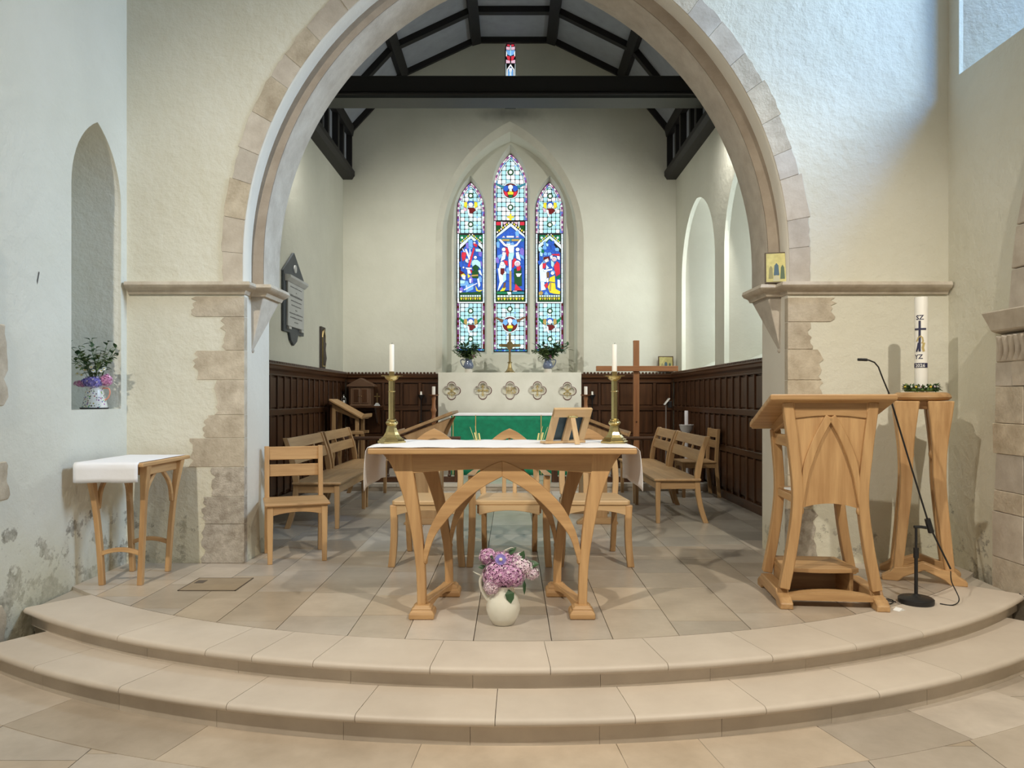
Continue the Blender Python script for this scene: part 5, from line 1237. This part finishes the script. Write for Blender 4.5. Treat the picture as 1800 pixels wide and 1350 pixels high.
# standing wooden candle standards and iron sconces either side of the reredos
def standard(label, x):
    C = thing('candle_standard', label, 'candlestick', (x, 11.38, .1), 0)
    pr = [(.12, 0), (.12, .03), (.05, .05), (.03, .10), (.026, .40), (.04, .44), (.026, .48), (.024, .72), (.04, .76), (.044, .80), (.028, .84), (.030, .90), (.046, .94), (.03, .98), (.026, 1.08), (.034, 1.12), (.03, 1.16)]
    MB().lathe(pr, (0, 0, 0), 20).build('turned_shaft', CROSSW['z'], C, smooth=50)
    MB().lathe([(.03, 1.155), (.075, 1.165), (.085, 1.18), (.02, 1.178)], (0, 0, 0), 24).build('drip_dish', CROSSW['x'], C, smooth=50)
    MB().lathe([(.026, 1.175), (.026, 1.30), (.02, 1.304), (.003, 1.30)], (0, 0, 0), 20).build('candle', WAX, C, smooth=50)
standard('turned wooden candle standard at the left edge of the reredos', -1.205); standard('turned wooden candle standard at the right edge of the reredos', 1.135)
def sconce(label, x):
    C = thing('iron_sconce', label, 'sconce', (x, 11.80, .86))
    MB().tube([(0, 0, 0), (0, 0, .34), (0, -.012, .36)], .009, 8).build('rod', IRON, C, smooth=60)
    MB().box(-.03, .03, -.012, .042, -.02, .0).build('wall_plate', IRON, C, bevel=.003)
    MB().lathe([(.006, .33), (.02, .36), (.055, .41), (.058, .418), (.01, .415)], (0, 0, 0), 20).build('cone_dish', IRON, C, smooth=40)
    MB().lathe([(.02, .416), (.02, .425), (.016, .43), (.016, .47), (.004, .472)], (0, 0, 0), 16).build('candle', WAX, C, smooth=50)
sconce('black iron sconce with short candle on the panelling left of the altar', -1.45); sconce('black iron sconce with short candle on the panelling right of the altar', 1.28)

# credence shelf with tabernacle, cross and lantern in the left corner
C = thing('credence_shelf', 'dark oak shelf in the left corner carrying the small tabernacle', 'shelf', (-2.33, 11.65, 1.075))
MB().box(-.30, .27, -.20, .18, 0, .03).build('shelf_board', DRK['x'], C, bevel=.004)
for x in (-.22, .2): MB().prism([(.18, 0), (-.15, 0), (-.05, -.10), (.06, -.24), (.18, -.30)], 'yz', x-.015, x+.015).build('bracket', DRK['z'], C, bevel=.003)
C = thing('tabernacle', 'small wooden tabernacle with gabled roof and two doors on the corner shelf', 'tabernacle', (-2.365, 11.66, 1.105))
TW = {a: wood('tabernacle_oak_'+a, (.155, .085, .045), (.10, .05, .026), a) for a in 'xz'}
MB().box(-.15, .16, -.14, .14, 0, .30).build('body', TW['z'], C, bevel=.003)
MB().prism([(-.21, .30), (.22, .30), (.21, .325), (.005, .435), (-.20, .325)], 'xz', -.17, .15).build('gabled_roof', TW['x'], C, bevel=.003)
MB().box(-.16, .17, -.15, .145, 0, .02).build('plinth', TW['x'], C, bevel=.003)
for s in (-1, 1):
    d = MB().box(.005+s*.065-.058, .005+s*.065+.058, -.150, -.14, .035, .275).build('door', TW['z'], C, bevel=.004)
    MB().box(.005+s*.065-.04, .005+s*.065+.04, -.154, -.149, .055, .255).build('door_panel', DRK['z'], d, bevel=.004)
    MB().ball((.005+s*.018, -.158, .15), .008, 8, 5).build('door_knob', BRZ, d, smooth=60)
C = thing('shelf_cross', 'small standing cross on the corner shelf beside the tabernacle', 'cross', (-2.115, 11.6, 1.105))
MB().prism([(-.045, 0), (.045, 0), (.015, .045), (-.015, .045)], 'xz', -.03, .03).build('base', MARB, C); MB().box(-.007, .007, -.006, .006, .04, .20).build('upright', BRZ, C); MB().box(-.045, .045, -.006, .006, .14, .155).build('crossbar', BRZ, C)
C = thing('silver_lantern', 'small silver lantern with white candle at the left end of the corner shelf', 'lantern', (-2.624, 11.52, 1.105))
MB().lathe([(.035, 0), (.035, .015)], (0, 0, 0), 16).build('base', SILV, C); MB().lathe([(.018, .015), (.018, .09)], (0, 0, 0), 16).build('candle', WAX, C, smooth=50)
for s in (-1, 1): MB().tube([(s*.034, 0, .01), (s*.034, 0, .10), (s*.02, 0, .13)], .004, 6).build('post', SILV, C)
MB().lathe([(.034, .115), (.02, .125), (.012, .15), (.016, .165), (.002, .18)], (0, 0, 0), 16).build('cap', SILV, C, smooth=50)
# dark hanging cupboard on the left panelling, reading lamp and pedestal at the right
C = thing('wall_bracket', 'dark carved oak bracket hung on the left panelling near the corner', 'bracket', (CL+.057, 10.75, .62))
MB().box(0, .10, -.14, .14, .50, .53).build('cornice', DRK['y'], C, bevel=.004); MB().box(0, .03, -.12, .12, 0, .50).build('back_board', DRK['z'], C)
for y in (-.09, .0, .09): MB().lathe([(.02, .03), (.03, .08), (.018, .14), (.026, .26), (.016, .36), (.026, .44), (.03, .50)], (.055, y, 0), 10).build('colonnette', DRK['z'], C, smooth=50)
MB().box(0, .095, -.13, .13, 0, .03).build('base_ledge', DRK['y'], C, bevel=.004)
C = thing('reading_lamp', 'thin floor lamp with tilted white head near the right corner', 'lamp', (2.30, 11.05, .1))
MB().lathe([(.10, 0), (.10, .015), (.02, .025)], (0, 0, 0), 24).build('base', IRON, C, smooth=40); MB().tube([(0, 0, .02), (0, 0, 1.04)], .010, 8).build('pole', simple('lamp_pole', (.22, .19, .17), .5), C, smooth=60)
MB().hexa([(-.035, -.03, 1.03), (-.02, -.04, 1.02), (-.02, .03, 1.02), (-.035, .03, 1.03), (.04, -.03, 1.13), (.06, -.04, 1.12), (.06, .03, 1.12), (.04, .03, 1.13)]).build('head', WHT, C, bevel=.003)
MB().box(.03, .09, -.02, .06, .98, 1.08).build('head_casing', IRON, C, bevel=.01)
C = thing('candle_pedestal', 'white turned pedestal with pale candle beside the right panelling', 'pedestal', (2.44, 10.35, .1))
MB().lathe([(.13, 0), (.13, .02), (.04, .05), (.025, .10), (.025, .55), (.035, .60), (.05, .64), (.085, .69), (.095, .74), (.10, .745), (.10, .755), (.03, .75)], (0, 0, 0), 24).build('bowl_stand', simple('grey_white', (.50, .48, .47), .5), C, smooth=50)
MB().lathe([(.026, .75), (.026, .945), (.02, .95)], (0, 0, 0), 16).build('candle', simple('grey_wax', (.55, .53, .54), .5), C, smooth=50)

# ---- memorial tablets and wall panel of the chancel
C = thing('memorial_tablet', 'grey slate memorial with white inscribed panel on the left chancel wall', 'tablet', (CL+.003, 9.13, 0))
yy = lambda x: -.42+.84*(x-497)/36
sh = [(-.42, 2.20), (-.20, 2.10), (-.16, 2.02), (0, 1.93), (.16, 1.99), (.24, 2.08), (.42, 2.05), (.42, 2.75), (.42, 2.78), (.02, 3.03), (-.42, 2.92)]
sh = [(-.42, 2.02), (-.18, 2.02), (-.13, 1.93), (0, 1.87), (.13, 1.93), (.18, 2.02), (.42, 2.02), (.42, 2.74), (0, 3.02), (-.42, 2.74)]
MB().prism(sh, 'yz', 0, .03).build('backing', SLATE, C, bevel=.006)
MB().box(.03, .055, -.33, .33, 2.09, 2.62).build('inscribed_panel', MARB, C, bevel=.004)
MB().prism([(.03, 2.62), (.06, 2.62), (.10, 2.66), (.10, 2.69), (.03, 2.70)], 'xz', -.38, .38).build('cornice', MARB, C)
MB().lathe([(.0, 0), (.05, .0), (.05, .012), (.0, .016)], (0, 0, 0), 16).build('crest', MARB, C, (.031, .02, 2.82), (0, pi/2, 0))
for y in (-.26, .26): MB().box(.03, .06, y-.05, y+.05, 2.055, 2.085).build('corbel', MARB, C)
g = random.Random(2)
for (z, w, h) in ((2.565, .24, .014), (2.51, .02, .012), (2.455, .25, .026), (2.40, .22, .016), (2.345, .20, .016), (2.295, .04, .012), (2.245, .28, .018), (2.195, .25, .018), (2.145, .08, .014)):
    m = MB(); y = -w
    while y < w: l = g.uniform(.012, .03); m.box(.055, .0558, y, min(w, y+l), z, z+h*g.uniform(.7, 1)); y += l+.009
    m.build('inscription_line', LETT, C)
C = thing('carved_panel', 'tall narrow dark carved panel on the left chancel wall above the panelling', 'panel', (CL+.003, 10.55, 1.64))
MB().box(0, .03, -.11, .11, 0, .60).build('board', simple('dark_carving', (.035, .026, .02), .6), C, bevel=.004)
MB().prism([[(-.085, .03), (.085, .03), (.085, .45), (.05, .54), (0, .57), (-.05, .54), (-.085, .45)], [(-.06, .05), (.06, .05), (.06, .44), (.03, .51), (0, .53), (-.03, .51), (-.06, .44)]], 'yz', .03, .042).build('arch_carving', BRZ, C)
MB().lathe([(.03, .06), (.045, .15), (.03, .28), (.04, .36), (.02, .40), (.028, .43), (.01, .47)], (.03, 0, 0), 10).build('figure_carving', simple('dark_figure', (.05, .038, .028), .6), C, smooth=50)
C = thing('memorial_tablet', 'small grey memorial tablet on the right chancel wall beside the arch', 'tablet', (CR-.003, 7.12, 0))
MB().prism([(-.22, 1.84), (.22, 1.84), (.22, 2.16), (0, 2.24), (-.22, 2.16)], 'yz', -.03, 0).build('backing', SLATE, C, bevel=.004)
MB().box(-.045, -.03, -.17, .17, 1.90, 2.12).build('inscribed_panel', MARB, C)
for y in (-.12, .12): MB().box(-.05, 0, y-.03, y+.03, 1.80, 1.845).build('bracket', SLATE, C)

# ---- icons (plain generic panels)
def icon(name, label, loc, rz, w, h, rx, frame):
    C = thing(name, label, 'icon', loc, rz); t = []
    def put(mb, nm_, mt, par=C, **k):
        mb.v = [(x, y*cos(rx)-z*sin(rx)*-1*0+z*sin(rx)*0+(z*-sin(rx))*-1, z*cos(rx)+y*sin(rx)*-1) for x, y, z in mb.v]; return mb.build(nm_, mt, par, **k)
    put(MB().box(-w/2, w/2, 0, .02, 0, h), 'panel', frame, bevel=.002)
    b = .10*w
    put(MB().box(-w/2+b*.6, w/2-b*.6, -.0015, .001, b*.6, h-b*.6), 'gold_ground', simple('icon_gold_'+name, (.48, .43, .17), .45, .3, var=.15, vs=25))
    for (x, z, ww, hh, c) in ((-.24, .36, .2, .42, (.30, .27, .12)), (0, .45, .24, .4, (.07, .13, .17)), (.26, .36, .2, .46, (.10, .15, .09)), (0, .16, .3, .2, (.52, .48, .30))):
        put(MB().prism([(x*w-ww*w/2, (z-hh/2)*h), (x*w+ww*w/2, (z-hh/2)*h), (x*w+ww*w*.35, (z+hh*.3)*h), (x*w, (z+hh/2)*h), (x*w-ww*w*.35, (z+hh*.3)*h)], 'xz', -.0028, -.001), 'painted_shape', simple('icon_paint', c, .6))
    return C
icon('gold_icon', 'gold painted icon panel leaning on the right impost of the arch', (1.98, 5.535, IMP+.006), radians(-14), .165, .235, radians(5), simple('icon_edge', (.10, .07, .04), .6))
icon('framed_icon', 'small dark framed icon standing on the right corner of the panelling', (2.455, 11.79, 1.645), 0, .24, .25, radians(4), DRK['x'])

# ---- paschal candle and wreath
PC = thing('paschal_candle', 'large white paschal candle with blue cross and year band', 'candle', (2.80, 5.06, 1.2665))
cr_ = .042
MB().lathe([(cr_, 0), (cr_, .64), (cr_*.93, .648), (.01, .644)], (0, 0, 0), 40).build('wax_body', WAX, PC, smooth=50)
MB().tube([(0, 0, .64), (.001, 0, .652)], .002, 5).build('wick', BLKP, PC)
PH = atan2(-5.06, -2.80)-.12
def wrap(m, rad):                                 # flat (u, z, d) -> candle surface, u to the right as seen by the viewer
    m.v = [((rad+d)*cos(PH+u/rad), (rad+d)*sin(PH+u/rad), z) for u, d, z in m.v]; return m
def text_mesh(s, size):
    cu = bpy.data.curves.new('txt', 'FONT'); cu.body = s; cu.size = size; cu.align_x = 'CENTER'; cu.resolution_u = 2; cu.offset = size*.025
    o = bpy.data.objects.new('txt', cu); COL.objects.link(o); bpy.context.view_layer.update()
    me = o.evaluated_get(bpy.context.evaluated_depsgraph_get()).to_mesh(); b = bmesh.new(); b.from_mesh(me)
    bmesh.ops.triangulate(b, faces=b.faces); bmesh.ops.subdivide_edges(b, edges=[e for e in b.edges if e.calc_length() > size*.3], cuts=2)
    vs = [tuple(v.co) for v in b.verts]; b.verts.index_update(); fs = [tuple(v.index for v in f.verts) for f in b.faces]; b.free()
    bpy.data.objects.remove(o, do_unlink=True); return vs, fs
def letters(s, size, z, d, mat, nm_, u0=0):
    vs, fs = text_mesh(s, size); m = MB(); m.add([(x+u0, d, y+z) for x, y, _ in vs], fs); wrap(m, cr_).build(nm_, mat, PC, recalc=False)
letters('SZ', .044, .492, .0008, BLUEBLK, 'lettering', -.004); letters('YZ', .042, .226, .0008, BLUEBLK, 'lettering', -.012)
def flat(poly, d0, d1, nm_, mat):
    m = MB(); m.ribbon(poly[0], poly[1], 'xz', d0, d1) if len(poly) == 2 and isinstance(poly[1], float) else m.prism(poly, 'xz', d0, d1)
    wrap(m, cr_).build(nm_, mat, PC)
flat(([(-.004, .275), (-.004, .34), (-.004, .41), (-.004, .485)], .013), .0005, .003, 'cross_shaft', BLUEBLK)
flat(([(-.038, .428), (-.02, .428), (0, .428), (.018, .428), (.034, .428)], .012), .0006, .0035, 'cross_arm', BLUEBLK)
flat(([(-.022, .345), (-.012, .37), (0, .38), (.012, .37), (.016, .345), (.008, .33)], .009), .001, .003, 'gold_emblem', GOLD)
flat(([(-.024, .275), (-.016, .30), (-.010, .335)], .011), .001, .003, 'alpha_emblem', BLUEBLK); flat(([(.020, .275), (.014, .30), (.022, .335)], .014), .001, .003, 'omega_emblem', GOLD)
m = MB(); n = 14; m.loft([[((-.048+.096*i/n), d, z) for d, z in ((.0004, .165), (.002, .165), (.002, .197), (.0004, .197))] for i in range(n+1)], True, True); wrap(m, cr_).build('year_band', BLUEBLK, PC)
letters('2026', .030, .170, .0028, WHT, 'year_lettering', -.002)
WR = thing('candle_wreath', 'small wreath of leaves and pale flowers round the foot of the paschal candle', 'wreath', (2.80, 5.06, 1.267))
ring = [(.095*cos(2*pi*i/24), .095*sin(2*pi*i/24), .014) for i in range(25)]
MB().tube(ring, .012, 8).build('wreath_ring', STEM, WR, smooth=60)
g = random.Random(9); l1 = MB(); l2 = MB()
for i in range(260):
    a = g.uniform(0, 2*pi); p = (.095*cos(a), .095*sin(a), .016+g.uniform(-.006, .014)); d = Vector((cos(a)*g.uniform(-.4, 1), sin(a)*g.uniform(-.4, 1), g.uniform(-.1, .9)))
    (l1 if i % 3 else l2).leaf(p, d, g.uniform(.025, .045), g.uniform(.010, .016))
l1.build('leaves', LEAFD, WR, recalc=False); l2.build('pale_leaves', LEAFM, WR, recalc=False)
for i in range(12):
    a = g.uniform(0, 2*pi) if i > 6 else pi+.5+i*.28; mt = (WHF, YELF, LILACP)[i % 3]
    MB().ball((.105*cos(a), .105*sin(a), .034), .0085, 8, 6).build('flower_bud', mt, WR, smooth=60)

# ---- microphone on its stand, cables
MS = thing('microphone_stand', 'black round-based microphone stand with long boom and gooseneck beside the lectern', 'microphone', (2.415, 4.42, 0))
MB().lathe([(.095, 0), (.098, .008), (.098, .028), (.088, .036), (.03, .040), (.014, .055)], (0, 0, 0), 36).build('round_base', BLKP, MS, smooth=40)
MB().tube([(0, 0, .04), (0, 0, .30)], .0105, 12).build('lower_tube', BLKP, MS, smooth=60)
MB().tube([(0, 0, .27), (0, 0, .33)], .0155, 12).build('clutch', BLKP, MS, smooth=60)
MB().tube([(0, 0, .32), (0, 0, .455)], .0075, 10).build('upper_tube', BLKP, MS, smooth=60)
MB().tube([(-.012, 0, .455), (.03, 0, .455), (.062, 0, .45)], .009, 8).build('boom_clamp', BLKP, MS, smooth=60)
def mp(x, y, Y=4.42): q = P(x, y, Y); return (q[0]-2.415, Y-4.42, q[1])
MB().tube([mp(1671, 1000), mp(1634, 925), mp(1597, 806), mp(1562, 690)], .0055, 8).build('boom', BLKP, MS, smooth=60)
MB().tube([mp(1637, 936), mp(1630, 912)], .017, 10).build('boom_grip', BLKP, MS, smooth=60)
MB().tube([mp(1562, 690), mp(1552, 666), mp(1544, 645), mp(1537, 637), mp(1527, 633), mp(1518, 632.5)], .0045, 8).build('gooseneck', BLKP, MS, smooth=60)
MB().tube([mp(1524, 632.5), mp(1508, 632)], [.0085, .0085], 10).build('microphone_capsule', BLKP, MS, smooth=60)
def cable(label, pts): return tag(MB().tube(curve2(pts, 8), .0032, 6).build('cable', BLKP, None, smooth=60), label, 'cable')
cable('thin black cable looping from the microphone stand boom to the floor', [(2.622, 4.42, .19), (2.64, 4.44, .12), (2.66, 4.40, .03), (2.60, 4.36, .0045), (2.54, 4.39, .0045)])
cable('coiled black cable on the floor between lectern and microphone stand', [(2.30, 4.43, .0045), (2.25, 4.46, .0045), (2.20, 4.42, .0045), (2.24, 4.38, .006), (2.29, 4.45, .009), (2.22, 4.50, .006), (2.19, 4.47, .0045), (2.235, 4.40, .0075), (2.20, 4.36, .0045), (2.18, 4.42, .0045)])
cable('loose black cable hanging at the right-hand end of the steps', [(3.17, 4.62, .0035), (3.205, 4.50, -.06), (3.19, 4.40, -.15), (3.215, 4.25, -.232), (3.20, 4.0, -.236)])
tag(MB().prism([(-.03, 0), (.03, 0), (.0, .014)], 'xz', -.02, .02).build('paper_wedge', PAPER, None, (2.235, 4.27, .0008), (0, 0, .5)), 'tiny white paper wedge at the right foot of the lectern', 'wedge')
